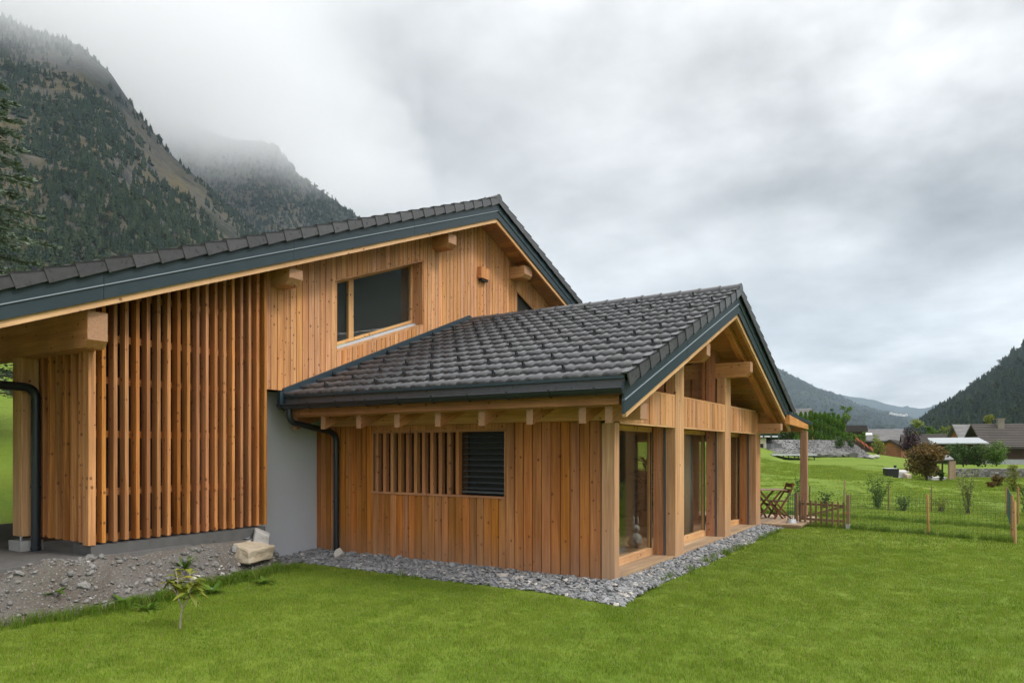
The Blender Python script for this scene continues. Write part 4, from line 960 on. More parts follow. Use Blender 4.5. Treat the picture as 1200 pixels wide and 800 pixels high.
b.box(BX0 - .02, BX1 + .02, py0 - .03, py0 + .32, .40, .62, mat=1); part('post_foot', b, [M['alu'], M['concrete']], bevel=.005)
pxp = on_y(42, 600, py0 - .1)
pipe([(pxp[0] - 2.2, py0 - .1, 2.72), (pxp[0], py0 - .1, 2.68), (pxp[0], py0 - .1, .46)], .058, clamps=(1.35, .52))

# ---- canopy over the terrace
b = MB(); b.hexa([(8.7, -.62, 2.66), (10.45, -.86, 2.46), (10.45, 4.6, 2.46), (8.7, 4.6, 2.66), (8.7, -.62, 2.74), (10.45, -.86, 2.54), (10.45, 4.6, 2.54), (8.7, 4.6, 2.74)], 'y'); part('canopy_roof', b, M['metal'])
b = MB(); b.hexa([(8.5, -.66, 2.44), (10.15, -.80, 2.36), (10.15, -.70, 2.36), (8.5, -.56, 2.44), (8.5, -.66, 2.655), (10.15, -.80, 2.475), (10.15, -.70, 2.475), (8.5, -.56, 2.655)], 'x'); b.box(9.95, 10.13, -.69, 4.4, 2.30, 2.455, 'y'); part('canopy_beam', b, M['beam'])
for y in (-.72, 4.1):
    b = MB(); b.box(9.95, 10.11, y - .08, y + .08, .1, 2.31); part('canopy_post', b, M['canopy'], bevel=.005)

# ------------------------------------------------------------------ vegetation builders
def leaves(C, L, W, q, rnd, droop=0.2, up=0.35, dirs=None):
    """one bent rhombic leaf per centre"""
    n = len(C); d = q.normal(0, 1, (n, 3)) if dirs is None else dirs + q.normal(0, 0.45, (n, 3)); d[:, 2] = d[:, 2] * 0.7 - droop; d /= np.linalg.norm(d, axis=1)[:, None]
    h = q.normal(0, 1, (n, 3)); h[:, 2] += up; s = np.cross(d, h); s /= np.linalg.norm(s, axis=1)[:, None] + 1e-9; nn = np.cross(s, d)
    Lq = (L * q.uniform(0.65, 1.25, n))[:, None]; Wq = (W * q.uniform(0.7, 1.2, n))[:, None]
    V = np.stack([C - d * Lq * .5, C + s * Wq * .5 + nn * Wq * .12, C + d * Lq * .5, C - s * Wq * .5 + nn * Wq * .12], 1).reshape(-1, 3)
    Fq = np.arange(4 * n).reshape(n, 4); return V, Fq, np.repeat(rnd, 4)
def blob_points(q, blobs, n):
    vol = np.array([b[3] * b[4] * b[5] for b in blobs]) ** 0.75; k = q.choice(len(blobs), n, p=vol / vol.sum()); B = np.array(blobs)[k]
    d = q.normal(0, 1, (n, 3)); d /= np.linalg.norm(d, axis=1)[:, None]; r = q.uniform(0, 1, n) ** 0.42
    return B[:, :3] + d * r[:, None] * B[:, 3:6], k, r
def crown(name, mat, parent, blobs, n, L, W, seed, droop=0.2):
    q = np.random.RandomState(seed); P, k, r = blob_points(q, blobs, n); br = q.rand(len(blobs)); rn = np.clip(br[k] * 0.5 + q.rand(n) * 0.5, 0, 1)
    V, Fq, rv = leaves(P, L, W, q, rn, droop); me = raw_mesh(name, V, Fq, mat, rv); return link(name, me, parent)
def lumpy(q, w, h, z0, n, rmin=.22, rmax=.42, top=0.0):
    out = []
    for i in range(n):
        a = q.uniform(0, 6.28); t = q.rand(); z = z0 + (h - z0) * (0.15 + 0.75 * t); rr = w / 2 * (1 - top * t) * math.sqrt(max(0.05, 1 - (2 * t - 1) ** 2 * 0.8)) * q.uniform(0.2, 0.85)
        s = q.uniform(rmin, rmax) * min(w, h - z0) * (1 - 0.35 * top * t); out.append((rr * math.cos(a), rr * math.sin(a), z, s * 1.05, s * 1.05, s * .85))
    return out
def limbs(b, q, base, tips, r0):
    for t in tips:
        p0 = Vector(base); p3 = Vector(t); m = p0.lerp(p3, .5) + Vector((q.uniform(-.1, .1), q.uniform(-.1, .1), q.uniform(0, .15))) * (p3 - p0).length
        pts = [p0 * (1 - u) ** 2 + m * 2 * u * (1 - u) + p3 * u * u for u in np.linspace(0, 1, 6)]; b.tube(pts, [r0 * (1 - .78 * u) for u in np.linspace(0, 1, 6)], 6, rnd=0.5)
def bush(name, loc, w, h, mat, label, cat, group=None, n=1500, L=.1, W=.06, seed=1, nb=12, z0=None, trunk=True, top=0.2, bark='bark', rmin=.20, rmax=.38, airy=1.0):
    q = np.random.RandomState(seed); e = empty(name, loc, label, cat, group); z0 = h * .12 if z0 is None else z0
    bl = lumpy(q, w, h, z0, nb, rmin * airy, rmax * airy, top)
    crown('crown', M[mat], e, bl, n, L, W, seed)
    if trunk:
        b = MB(); tr = max(.015, w * .025); k = max(.05, z0 * .8)
        b.tube([(0, 0, -.05), (q.uniform(-.03, .03) * w, q.uniform(-.03, .03) * w, k)], [tr * 1.3, tr], 8, rnd=.5); limbs(b, q, (0, 0, k), [(x[0], x[1], x[2]) for x in bl[:9]], tr * .8); b.build('trunk', M[bark], e)
    return e
def stem_shrub(name, loc, h, spread, ns, mat, label, cat='shrub', group=None, L=.07, W=.03, per=60, seed=1, bark='bark', clump=0.06):
    """upright shrub: several stems with leaves set along them"""
    q = np.random.RandomState(seed); e = empty(name, loc, label, cat, group); b = MB(); C = []; rn = []; D = []
    for i in range(ns):
        a = q.uniform(0, 6.28); hh = h * q.uniform(.65, 1.0); sp = spread * q.uniform(.25, 1); p0 = Vector((q.uniform(-.05, .05), q.uniform(-.05, .05), -.03)); p3 = Vector((sp * math.cos(a), sp * math.sin(a), hh)); m = p0.lerp(p3, .5) + Vector((0, 0, .12 * hh))
        f = lambda u: p0 * (1 - u) ** 2 + m * 2 * u * (1 - u) + p3 * u * u
        b.tube([f(u) for u in np.linspace(0, 1, 6)], [.011 * (1 - .75 * u) for u in np.linspace(0, 1, 6)], 5, rnd=.5)
        for k in range(per):
            u = q.uniform(.12, 1.0); p = f(u); o = q.normal(0, clump, 3); C.append(np.array(p) + o); rn.append(q.rand()); D.append(o / (np.linalg.norm(o) + 1e-6) + np.array([0, 0, .5]))
    V, Fq, rv = leaves(np.array(C), L, W, q, np.array(rn), 0.05, dirs=np.array(D)); link('foliage', raw_mesh('foliage', V, Fq, M[mat], rv), e); b.build('stem', M[bark], e); return e
def gpos(px, d, py=None, dz=0.0):
    p = at_depth(px, py if py is not None else 526, d); z = gz(p[0], p[1]) if py is None else p[2]; return (p[0], p[1], z + dz)

# ------------------------------------------------------------------ mountains
def mountain_mat(name, rockA, rockB, grassA, grassB, woodc, sc, woods):
    t = NT(name); p = t.pos(); a = t.noise(p, 0.004 * sc, 6, 0.6, 0.6); b = t.noise(p, 0.03 * sc, 6, 0.68); c = t.noise(p, 0.15 * sc, 5, 0.7)
    nrm = t.n('ShaderNodeNewGeometry'); sp = t.n('ShaderNodeSeparateXYZ'); t.L.new(nrm.outputs['Normal'], sp.inputs[0])
    rock = t.mix(t.m('MULTIPLY_ADD', b, 2.2, -0.6, True), rockA, rockB); cr = t.noise(t.vscale(p, (1, 1, 0.45)), 0.055 * sc, 7, 0.72, 1.2); rock = t.mix(t.m('MULTIPLY_ADD', c, 1.6, -0.35, True), rock, tuple(x * .35 for x in rockA))
    rock = t.mix(t.m('MULTIPLY_ADD', t.m('ABSOLUTE', t.m('SUBTRACT', cr, 0.5)), -9.0, 0.75, True), rock, tuple(x * .25 for x in rockA))
    gr = t.mix(t.m('MULTIPLY_ADD', c, 2.0, -0.5, True), grassA, grassB)
    col = t.mix(t.m('MULTIPLY_ADD', t.m('ADD', b, t.m('MULTIPLY', sp.outputs[2], 0.25)), 6.0, -3.55, True), rock, gr)
    col = t.mix(t.m('MULTIPLY_ADD', t.m('ADD', a, t.m('MULTIPLY_ADD', b, .5, -.25)), 7.0, -3.5 + woods, True), col, woodc)
    t.bump(t.m('ADD', t.m('ADD', b, t.m('MULTIPLY', c, .5)), t.m('MULTIPLY', cr, 1.2)), 1.0, 9.0 / sc)
    return t.fin(col, 0.95, Specular_IOR_Level=0.1)
M['mtn'] = mountain_mat('rock_and_scrub', (0.085, 0.081, 0.077), (0.29, 0.27, 0.245), (0.070, 0.060, 0.032), (0.14, 0.105, 0.050), (0.020, 0.025, 0.015), 1.0, -0.15)
M['mtn2'] = mountain_mat('forest_slope', (0.09, 0.085, 0.075), (0.16, 0.15, 0.13), (0.03, 0.045, 0.015), (0.05, 0.06, 0.02), (0.020, 0.030, 0.013), 1.0, 2.2)
M['mtn3'] = mountain_mat('distant_forest_slope', (0.05, 0.055, 0.03), (0.085, 0.09, 0.045), (0.026, 0.038, 0.018), (0.058, 0.066, 0.028), (0.008, 0.016, 0.010), 0.35, 1.3)
MT = {}
def mountain(name, ridge, d0, d1, mat, label_seed, back=500, amp=22, power=1.15, nc=260, nd=90, cr=(-700, 950), rot=0.0):
    FW = np.array([math.cos(TH + rot), math.sin(TH + rot)]); RG = np.array([math.sin(TH + rot), -math.cos(TH + rot)])
    px = np.linspace(cr[0], cr[1], nc); yr = np.interp(px, [r[0] for r in ridge], [r[1] for r in ridge]); c = (px - 600) / F; hr = (HZ - yr) / F * d1 + EYE
    t = np.concatenate([np.linspace(0, 1, nd), 1 + np.linspace(0.03, 1, 18)]); Cc, T = np.meshgrid(c, t, indexing='ij'); Hh = hr[:, None] * np.ones_like(T)
    D = np.where(T <= 1, d0 + (d1 - d0) * T, d1 + back * (T - 1)); X = CAM[0] + D * FW[0] + Cc * D * RG[0]; Y = CAM[1] + D * FW[1] + Cc * D * RG[1]
    g = np.where(T <= 1, np.clip(T, 0, 1) ** power, 1 - 0.9 * (T - 1)); nz = fbm(X / 210 + label_seed, Y / 210, 6, 0.55) * amp + (1 - np.abs(fbm(X / 120 + 3, Y / 120 + label_seed, 4))) * amp * .5 - amp * .35
    Z = -8 + (Hh + 8) * g + nz * np.minimum(1, np.clip(T, 0, 2) * 2) * np.where(T > 1, 1, np.clip((1 - T) * 3.5, 0.28, 1)) * np.clip(Hh / 60, 0.05, 1)
    o = grid_mesh(name, X, Y, Z, M[mat]); o['kind'] = 'structure'; MT[name + str(label_seed)] = (c, t, X, Y, Z); return X, Y, Z, T, Cc
def conifer_piece(name, mat, seed, broad=1.0, tiers=4):
    q = random.Random(seed); V = []; Fc = []
    for k in range(tiers):
        z0 = k / tiers * .85; z1 = min(1.0, z0 + .46 - .05 * k); r = .21 * broad * (1 - k / (tiers + .4)) * q.uniform(.85, 1.15); n = 6; b = len(V); of = q.uniform(0, 1)
        for j in range(n): a = 6.283 * (j + of) / n; rr = r * q.uniform(.65, 1.25); V.append((rr * math.cos(a), rr * math.sin(a), z0 + q.uniform(-.05, .04)))
        V.append((q.uniform(-.02, .02), q.uniform(-.02, .02), z1))
        for j in range(n): Fc.append((b + j, b + (j + 1) % n, b + n))
    me = raw_mesh(name, V, Fc, M[mat]); rv = q.random(); a = me.attributes.new('rnd', 'FLOAT', 'POINT'); a.data.foreach_set('value', np.full(len(V), rv, dtype=np.float32)); return me
def round_piece(name, mat, seed):
    q = np.random.RandomState(seed); bl = [(q.uniform(-.2, .2), q.uniform(-.2, .2), q.uniform(.35, .75), q.uniform(.16, .3), q.uniform(.16, .3), q.uniform(.15, .28)) for _ in range(7)]
    P, k, r = blob_points(q, bl, 150); V, Fq, rv = leaves(P, .15, .12, q, np.clip(q.rand(7)[k] * .6 + q.rand(150) * .4, 0, 1)); return raw_mesh(name, V, Fq, M[mat], rv)
CON = [conifer_piece('conifer_piece', 'fir', i, 1.0 + .25 * (i % 3)) for i in range(6)]; RND = [round_piece('broadleaf_piece', 'fir2', i) for i in range(4)]
def forest(name, data, dens, hmin, hmax, keep, seed, broad=0.3, cmin=-9, cmax=9):
    X, Y, Z, T, Cc = data; q = np.random.RandomState(seed); n0, n1 = X.shape; n = int(dens)
    i = q.uniform(0, n0 - 1.001, n); j = q.uniform(0, 90 + 3, n); ii = i.astype(int); jj = np.minimum(j.astype(int), n1 - 2); fi = i - ii; fj = j - jj
    def bl(A): return (A[ii, jj] * (1 - fi) + A[ii + 1, jj] * fi) * (1 - fj) + (A[ii, jj + 1] * (1 - fi) + A[ii + 1, jj + 1] * fi) * fj
    x, y, z, t, c = bl(X), bl(Y), bl(Z), bl(T), bl(Cc); k = keep(x, y, z, t, c, q) & (c > cmin) & (c < cmax); x, y, z = x[k], y[k], z[k]; m = len(x)
    cl = fbm(x / 60, y / 60, 3); s = q.uniform(hmin, hmax, m) * (1 + .3 * cl); rot = np.zeros((m, 3)); rot[:, 2] = q.uniform(0, 6.28, m); br = q.rand(m) < broad * (1 + cl)
    w = q.uniform(.85, 1.25, m) * np.where(br, 1.0, 1.0); scl = np.stack([s * w, s * w, s * np.where(br, .8, 1)], 1)
    return scatter(name, CON + RND, np.stack([x, y, z - .6], 1), rot, scl, np.where(br, q.randint(6, 10, m), q.randint(0, 6, m)))
A1 = mountain('mountain', [(-1100, -560), (-700, -420), (-300, -200), (-100, -40), (0, 20), (60, 44), (95, 56), (130, 88), (160, 132), (200, 182), (235, 210), (270, 242), (310, 285), (350, 322), (420, 385), (520, 440), (700, 505), (900, 530)], 260, 1050, 'mtn', 4, amp=32, nc=420, cr=(-1050, 950))
A2 = mountain('mountain', [(-200, -60), (100, 70), (180, 118), (230, 148), (268, 164), (300, 166), (322, 172), (350, 205), (415, 250), (470, 296), (600, 395), (760, 480), (900, 528)], 900, 1650, 'mtn', 9, nc=240, amp=30, cr=(-100, 920))
A3 = mountain('mountain', [(1040, 527), (1065, 508), (1083, 494), (1100, 482), (1130, 462), (1165, 434), (1200, 404), (1300, 340), (1450, 270), (1700, 180), (2100, 60), (2700, -120), (3600, -420)], 420, 1250, 'mtn2', 2, nc=420, power=1.0, cr=(1040, 3600))
A4 = mountain('mountain', [(500, 420), (700, 385), (850, 402), (905, 428), (930, 440), (960, 455), (1000, 472), (1030, 481), (1060, 487), (1100, 500), (1160, 527)], 1500, 4600, 'mtn3', 6, nc=260, amp=60, back=900, cr=(480, 1180))
A5 = mountain('mountain', [(900, 455), (980, 462), (1030, 470), (1060, 478), (1085, 480), (1110, 474), (1150, 462), (1250, 440)], 5200, 7600, 'mtn3', 13, nc=120, amp=70, back=900, cr=(900, 1260))
A6 = mountain('mountain', [(330, 500), (450, 330), (650, 210), (900, 190), (1500, 215)], 320, 1300, 'mtn2', 21, nc=200, cr=(330, 1500), rot=rad(-82))
def keepA1(x, y, z, t, c, q):
    px = c * F + 600; e = 526 - (z - EYE) / np.maximum(1, (x - CAM[0]) * FWD[0] + (y - CAM[1]) * FWD[1]) * F
    band = np.exp(-((e - (92 + (px - 110) * 1.09)) / 15) ** 2) * (px > 85); sc1 = np.exp(-(((px - 175) / 38) ** 2 + ((e - 205) / 22) ** 2)) + np.exp(-(((px - 75) / 30) ** 2 + ((e - 95) / 30) ** 2))
    p = 0.95 - 0.88 * band - 0.75 * sc1 - 1.2 * np.clip(fbm(x / 70 + 7, y / 70, 5) * 2.0 - .05, 0, 1); return (q.rand(len(x)) < p) & (t > .12)
forest('mountain_forest', A1, 62000, 6, 12, keepA1, 41, .10, -1.05, .2)
forest('mountain_forest', A2, 34000, 8, 14, lambda x, y, z, t, c, q: (q.rand(len(x)) < 1.0 - .8 * np.clip(fbm(x / 110, y / 110 + 4, 4) * 1.6, 0, 1)), 42, .15, -.8, 0)
forest('mountain_forest', A3, 30000, 8, 14, lambda x, y, z, t, c, q: (q.rand(len(x)) < np.where(c < 0.9, 1.0, 0.25)), 43, .15, .5, 2.2)
forest('mountain_forest', A4, 15000, 11, 19, lambda x, y, z, t, c, q: (q.rand(len(x)) < .9 - .9 * np.clip(fbm(x / 300, y / 300 + 4, 4) * 1.8, 0, 1)) & (t > .2), 44, .5, .3, .7)

# ------------------------------------------------------------------ buildings of the valley
RAZ = math.atan2(RGT[1], RGT[0])
def gable_house(name, loc, rz, Ln, Wd, wh, rh, wall, roof, label, over=.8, wins=(), chim=None, cat='house', gable=None, group=None, door=None, lower=None):
    e = empty(name, loc, label, cat, group, rz); x, y = Ln / 2, Wd / 2
    b = MB(); b.box(-x, x, -y, y, -3, wh if not lower else lower, 'x'); b.build('wall', M[wall if not lower else 'plaster2'], e)
    if lower: b = MB(); b.box(-x - .03, x + .03, -y - .03, y + .03, lower, wh, 'x'); b.build('upper_wall', M[wall], e)
    for s in (-1, 1):
        b = MB(); b.add([(s * (x - .02), -y, wh), (s * (x - .02), y, wh), (s * (x - .02), 0, rh - .1)], [(0, 1, 2)], 'z'); b.build('gable', M[gable or wall], e)
    b = MB(); sl = (rh - wh) / y
    for s in (-1, 1):
        n = 14
        for k in range(n):                                          # courses, each stepping over the one below
            y0_, y1_ = (y + over) * (1 - k / n), (y + over) * (1 - (k + 1) / n) ; z0_, z1_ = rh - sl * y0_, rh - sl * y1_; rn = R.random()
            m = 9
            for j in range(m):
                xa, xb = -x - over + (2 * (x + over)) * j / m, -x - over + (2 * (x + over)) * (j + 1) / m
                b.add([(xa, s * y0_, z0_ + .10), (xb, s * y0_, z0_ + .10), (xb, s * y1_, z1_ + .04), (xa, s * y1_, z1_ + .04), (xa, s * y0_, z0_ - .02), (xb, s * y0_, z0_ - .02)], [(0, 1, 2, 3) if s < 0 else (3, 2, 1, 0), (4, 5, 1, 0)], 'x', R.random())
        b.hexa([(-x - over, s * (y + over), rh - sl * (y + over) - .16), (x + over, s * (y + over), rh - sl * (y + over) - .16), (x + over, 0, rh - .16), (-x - over, 0, rh - .16), (-x - over, s * (y + over), rh - sl * (y + over) - .02), (x + over, s * (y + over), rh - sl * (y + over) - .02), (x + over, 0, rh - .02), (-x - over, 0, rh - .02)], 'x', .2)
    rf = b.build('roof', M[roof], e)
    if chim:
        b = MB(); cx, cy_, cw, cz = chim; b.box(cx - cw, cx + cw, cy_ - cw, cy_ + cw, rh - sl * abs(cy_) - .5, cz); b.box(cx - cw * 1.2, cx + cw * 1.2, cy_ - cw * 1.2, cy_ + cw * 1.2, cz - .12, cz + .05); b.build('chimney', M['chimney'], rf)
    for (face, u, z0, w_, h_) in wins:
        b = MB(); g = MB(); f = .08
        if face == 'f': Q = lambda a0, a1, za, zb, d0, d1, m: m.box(a0, a1, -y - d1, -y - d0, za, zb)
        elif face == 'l': Q = lambda a0, a1, za, zb, d0, d1, m: m.box(-x - d1, -x - d0, a0, a1, za, zb)
        else: Q = lambda a0, a1, za, zb, d0, d1, m: m.box(x + d0, x + d1, a0, a1, za, zb)
        o = .034
        for a0, a1, za, zb in ((u - w_ / 2, u + w_ / 2, z0, z0 + f), (u - w_ / 2, u + w_ / 2, z0 + h_ - f, z0 + h_), (u - w_ / 2, u - w_ / 2 + f, z0 + f, z0 + h_ - f), (u + w_ / 2 - f, u + w_ / 2, z0 + f, z0 + h_ - f), (u - f / 2, u + f / 2, z0 + f, z0 + h_ - f)): Q(a0, a1, za, zb, o, o + .08, b)
        wv = b.build('window', M['white' if wall != 'white' else 'barn'], e); Q(u - w_ / 2 + f, u + w_ / 2 - f, z0 + f, z0 + h_ - f, o, o + .03, g); g.build('pane', M['winpane'], wv)
    return e
M['winpane'] = flat('dark_window_pane', (0.02, 0.023, 0.025), 0.08, 0.1, 1)
M['plaster2'] = flat('whitewashed_wall', (0.42, 0.42, 0.43), 0.9, 0.1, 2)
def hr(px, extra): return RAZ - math.atan((px - 600) / F) + rad(extra)
def hp(px, py, d): p = at_depth(px, py, d); return (p[0], p[1], p[2])
gable_house('chalet', hp(1193, 548, 82), hr(1193, 20), 8.2, 6.6, 2.9, 5.15, 'barn', 'oldtile', 'low dark chalet with mossy brown tiled roof and rendered chimney at the right edge', over=.75, wins=(('f', .6, .75, 2.0, 1.7), ('f', 3.0, .75, 1.6, 1.5)), chim=(-2.0, -.55, .33, 5.75), lower=1.05)
gable_house('chalet', hp(1140, 538, 98), hr(1140, 20), 4.2, 5.4, 2.6, 4.85, 'chalet', 'greytile', 'small brown gabled chalet with pale grey patterned roof half hidden by the dark chalet', over=.5)
gable_house('chalet', hp(1033, 533, 128), hr(1033, 4), 6.0, 6.0, 2.9, 4.7, 'barn', 'greytile', 'far chalet with wide slate grey roof and one white skylight', over=.55)
sk = at_depth(1018, 508.3, 124.6); e = empty('skylight', sk); 
b = MB(); b.box(-.55, .55, -.03, .03, -.28, .28); k = b.build('skylight', M['white']); k.rotation_euler = (rad(-58), 0, hr(1018, 4)); k.location = sk; tag(k, 'white skylight on the slate grey roof of the far chalet', 'skylight'); bpy.data.objects.remove(e)
gable_house('timber_shed', hp(1046, 533.5, 102), hr(1046, 78), 3.6, 3.0, 1.35, 2.25, 'chalet', 'oldtile', 'little orange timber shed with its gable end facing the meadow', over=.32, cat='shed')
gable_house('chalet', hp(1083, 533, 118), hr(1083, 6), 6.0, 5, 2.0, 3.5, 'barn', 'oldtile', 'chalet with brown tiled roof behind the plum coloured tree', over=.5)
gable_house('chalet', hp(936, 510, 92), hr(936, -18), 2.6, 4.2, 1.9, 3.45, 'chalet', 'greytile', 'grey roofed chalet rising behind the left end of the thuja hedge', over=.4)
gable_house('chalet', hp(1002, 512, 106), hr(1002, 4), 2.6, 3.2, 1.05, 1.75, 'barn', 'oldtile', 'low dark roofed barn at the right end of the thuja hedge', over=.3, cat='barn')
gable_house('chalet', (31, -17.5, 0), rad(96), 11, 8.5, 3.0, 6.0, 'barn', 'greytile', 'neighbouring dark chalet right of the picture, mirrored in the glazed gable', over=1.0, wins=(('f', 0, 1.0, 1.4, 1.2),))
gable_house('chalet', (40, -28, 0), rad(80), 10, 8, 3.0, 6.2, 'chalet', 'oldtile', 'second neighbouring chalet right of the picture, beyond the dark one', over=.9)
# cream building with flat roof
e = empty('garage', hp(884, 538.5, 66), 'cream rendered garage with a flat dark roof beside the stone wall', 'garage', rz=hr(884, 12))
b = MB(); b.box(-2.6, .62, -2, 2, -.6, 2.05); b.build('wall', M['cream'], e); b = MB(); b.box(-2.9, 1.85, -2.4, 2.3, 2.06, 2.30); b.build('roof', M['metal'], e)
b = MB()
for i in range(5): b.box(-1.6 + i * .66, -1.1 + i * .66, -2.46, -2.402, 2.10, 2.2)
b.build('roof_edge_panel', M['white'], e); b = MB(); b.box(.1, .35, -2.03, -2.002, .5, 1.5); b.build('window', M['winpane'], e)
# long carport with a pale sheet roof
e = empty('open_carport', hp(1121, 548, 70), 'long open carport with pale grey sheet roof and dark posts behind the hedge', 'carport', rz=hr(1121, 2))
b = MB(); b.hexa([(-2.2, -1.5, 2.38), (2.6, -1.5, 2.38), (1.9, 1.6, 2.98), (-2.5, 1.6, 2.98), (-2.2, -1.5, 2.48), (2.6, -1.5, 2.48), (1.9, 1.6, 3.06), (-2.5, 1.6, 3.06)]); b.build('roof', M['membrane'], e)
for x in (-1.9, -.6, .8, 2.2): b = MB(); b.box(x - .07, x + .07, -1.3, -1.16, -.2, 2.36); b.build('post', M['barn'], e)
b = MB(); b.box(-2.1, 2.2, 1.2, 1.3, -.2, 2.6, 'x'); b.build('back_wall', M['barn'], e)
# tiny houses of the village on the far slope
for i, (px, py) in enumerate(((1047, 485.4), (1051, 486.2), (1054.5, 486.6), (1058.5, 487.0), (1062, 486.6), (1044, 484.6))):
    gable_house('village_house', hp(px, py, 3650), RAZ + rad(20 + 30 * (i % 3)), 14, 11, 8, 12, 'white', 'oldtile', None, over=.6)
    o = [x for x in COL.objects if x.name.startswith('village_house')][-1]
for o in [x for x in bpy.data.objects if x.name.startswith('village_house')]: tag(o, 'tiny pale house of the village far across the valley', 'house', 'village houses on the far slope')

# ------------------------------------------------------------------ embankment, walls, hedge
def sloped(name, pts_front, pts_back, mat, thick=1.0, kind='structure'):
    b = MB(); n = len(pts_front)
    for i in range(n - 1):
        f0, f1, b0, b1 = [np.array(p) for p in (pts_front[i], pts_front[i + 1], pts_back[i], pts_back[i + 1])]; dn = np.array([0, 0, thick])
        b.hexa([tuple(f0 - dn), tuple(f1 - dn), tuple(b1 - dn), tuple(b0 - dn), tuple(f0), tuple(f1), tuple(b1), tuple(b0)])
    o = b.build(name, mat); o['kind'] = kind; return o
fr = [hp(px, py, d) for px, py, d in ((888, 530, 63), (930, 529.5, 62.5), (960, 529.5, 62), (990, 530, 62), (1012, 533, 62), (1024, 536, 62))]
bk = [hp(px, py, d) for px, py, d in ((888, 515, 66.5), (930, 515, 66), (960, 515.5, 66), (985, 516, 66), (1000, 519, 68), (1020, 534, 68))]
sloped('gravel_embankment', fr, bk, M['bankstone'], 1.2)
q = np.random.RandomState(77); nst = 1500; tt = q.rand(nst) * 4.9; ii = np.minimum(tt.astype(int), 4); ff = (tt - ii)[:, None]; vv = q.rand(nst)[:, None]; fr_, bk_ = np.array(fr), np.array(bk)
PP = (fr_[ii] * (1 - ff) + fr_[ii + 1] * ff) * (1 - vv) + (bk_[ii] * (1 - ff) + bk_[ii + 1] * ff) * vv; s = np.exp(q.normal(-2.1, .35, nst)); rt = q.uniform(-.6, .6, (nst, 3)); rt[:, 2] *= 6
scatter('embankment_rubble', [stone_mesh('bank_piece', M['bankstone'], 500 + i, .6) for i in range(4)], PP, rt, np.stack([s, s, s], 1), q.randint(0, 4, nst))
q = random.Random(9)
for i, (px, w_) in enumerate(((893, .8), (903, .9), (913, .85), (923, .9), (933, .9), (948, .95), (957, .8), (965, .85), (974, .9), (983, .75), (991, .85), (999, .9), (1007, .7), (1014, .75), (1021, .6), (1027, .45))):
    big_rock('boulder', M['greyrock'] if i in (14, 15) else M['bankstone'], hp(px, 536.6 if px < 1003 else 537.2, 61.2), (w_, .6, .52 if px < 1003 else .34), 300 + i, None, RAZ + q.uniform(-.2, .2))
    tag([o for o in COL.objects if o.name.startswith('boulder')][-1])
    o = bpy.context.scene.collection.objects[-1]; tag(o, 'dark boulder in the row at the foot of the gravel bank' if i < 14 else ('pale boulder second from the right end of the boulder row' if i == 14 else 'smallest pale boulder ending the row at the foot of the gravel bank'), 'boulder', 'boulders at the foot of the gravel bank')
# block wall left of the bank
e = empty('retaining_wall', hp(893, 539, 64.2), 'dark block retaining wall left of the gravel bank, beside the cream garage', 'wall', rz=RAZ)
b = MB()
for r_ in range(4):
    for k in range(5): b.box(-.1 + k * .34 + (r_ % 2) * .15, .22 + k * .34 + (r_ % 2) * .15, -.25 + R.uniform(-.03, .03), .25, r_ * .44 - .2, r_ * .44 + .22, 'x')
b.build('block_course', M['gravel'], e)
# thuja hedge: every tree its own
th = [(933, 484), (938.5, 482), (944, 482.5), (949.5, 481), (955.5, 483), (961, 483), (966.5, 482.5), (971.5, 484), (977, 484.5), (982.5, 485), (987.5, 489)]
for i, (px, py) in enumerate(th):
    base = hp(px, 516.5, 67.5); hgt = (516.5 - py) / F * 67.5; q = np.random.RandomState(900 + i); e = empty('thuja', base, 'narrow clipped thuja in the tall evergreen hedge above the gravel bank', 'thuja', 'thujas of the tall hedge'); n = 2800
    t = q.rand(n) ** .8; r = .33 * (np.minimum(1, (1 - t) * 6.5) ** .6) * (0.75 + .25 * np.sin(t * 17 + i)) * np.sqrt(q.rand(n)) ; a = q.uniform(0, 6.28, n)
    P = np.stack([r * np.cos(a), r * np.sin(a), t * hgt], 1); D = np.stack([np.cos(a) * .5, np.sin(a) * .5, np.ones(n)], 1); V, Fq, rv = leaves(P, .15, .06, q, np.clip(q.rand(n) * .7 + .3 * q.rand(), 0, 1), 0, dirs=D); link('crown', raw_mesh('crown', V, Fq, M['thuja'], rv), e)
    b = MB(); b.tube([(0, 0, -.2), (0, 0, hgt * .9)], [.06, .015], 6); b.build('trunk', M['bark'], e)
e = empty('hedge', hp(905, 516, 68), 'dark clipped hedge on the wall behind the trampoline', 'hedge', rz=RAZ); q = np.random.RandomState(31); n = 2600
P = np.stack([q.uniform(-1.2, 2.2, n), q.uniform(-.5, .5, n), q.uniform(-.1, 1.0, n)], 1); V, Fq, rv = leaves(P, .2, .1, q, q.rand(n)); link('foliage', raw_mesh('foliage', V, Fq, M['leafdark'], rv), e); b = MB(); b.box(-1.1, 2.1, -.1, .1, -.3, .6); b.build('branch_core', M['bark'], e)
for i, (px, py, hh) in enumerate(((992, 516, 11), (997, 516.5, 10), (1002, 517, 9), (1007, 517.5, 9.5), (1012, 518, 13))):
    bush('low_thuja', hp(px, py, 70), .62, hh / F * 70, 'thuja', 'knee high thuja in the short row stepping down beside the tall hedge', 'thuja', 'short thujas beside the tall hedge', 500, .14, .06, 950 + i, 8, .02, top=.6)
e = empty('safety_net', hp(1003, 512, 66), 'strip of orange safety netting running down the bank', 'net'); a = Vector(hp(1003, 514, 66)); c = Vector(hp(1023, 528, 63)); off = Vector(e.location)
b = MB()
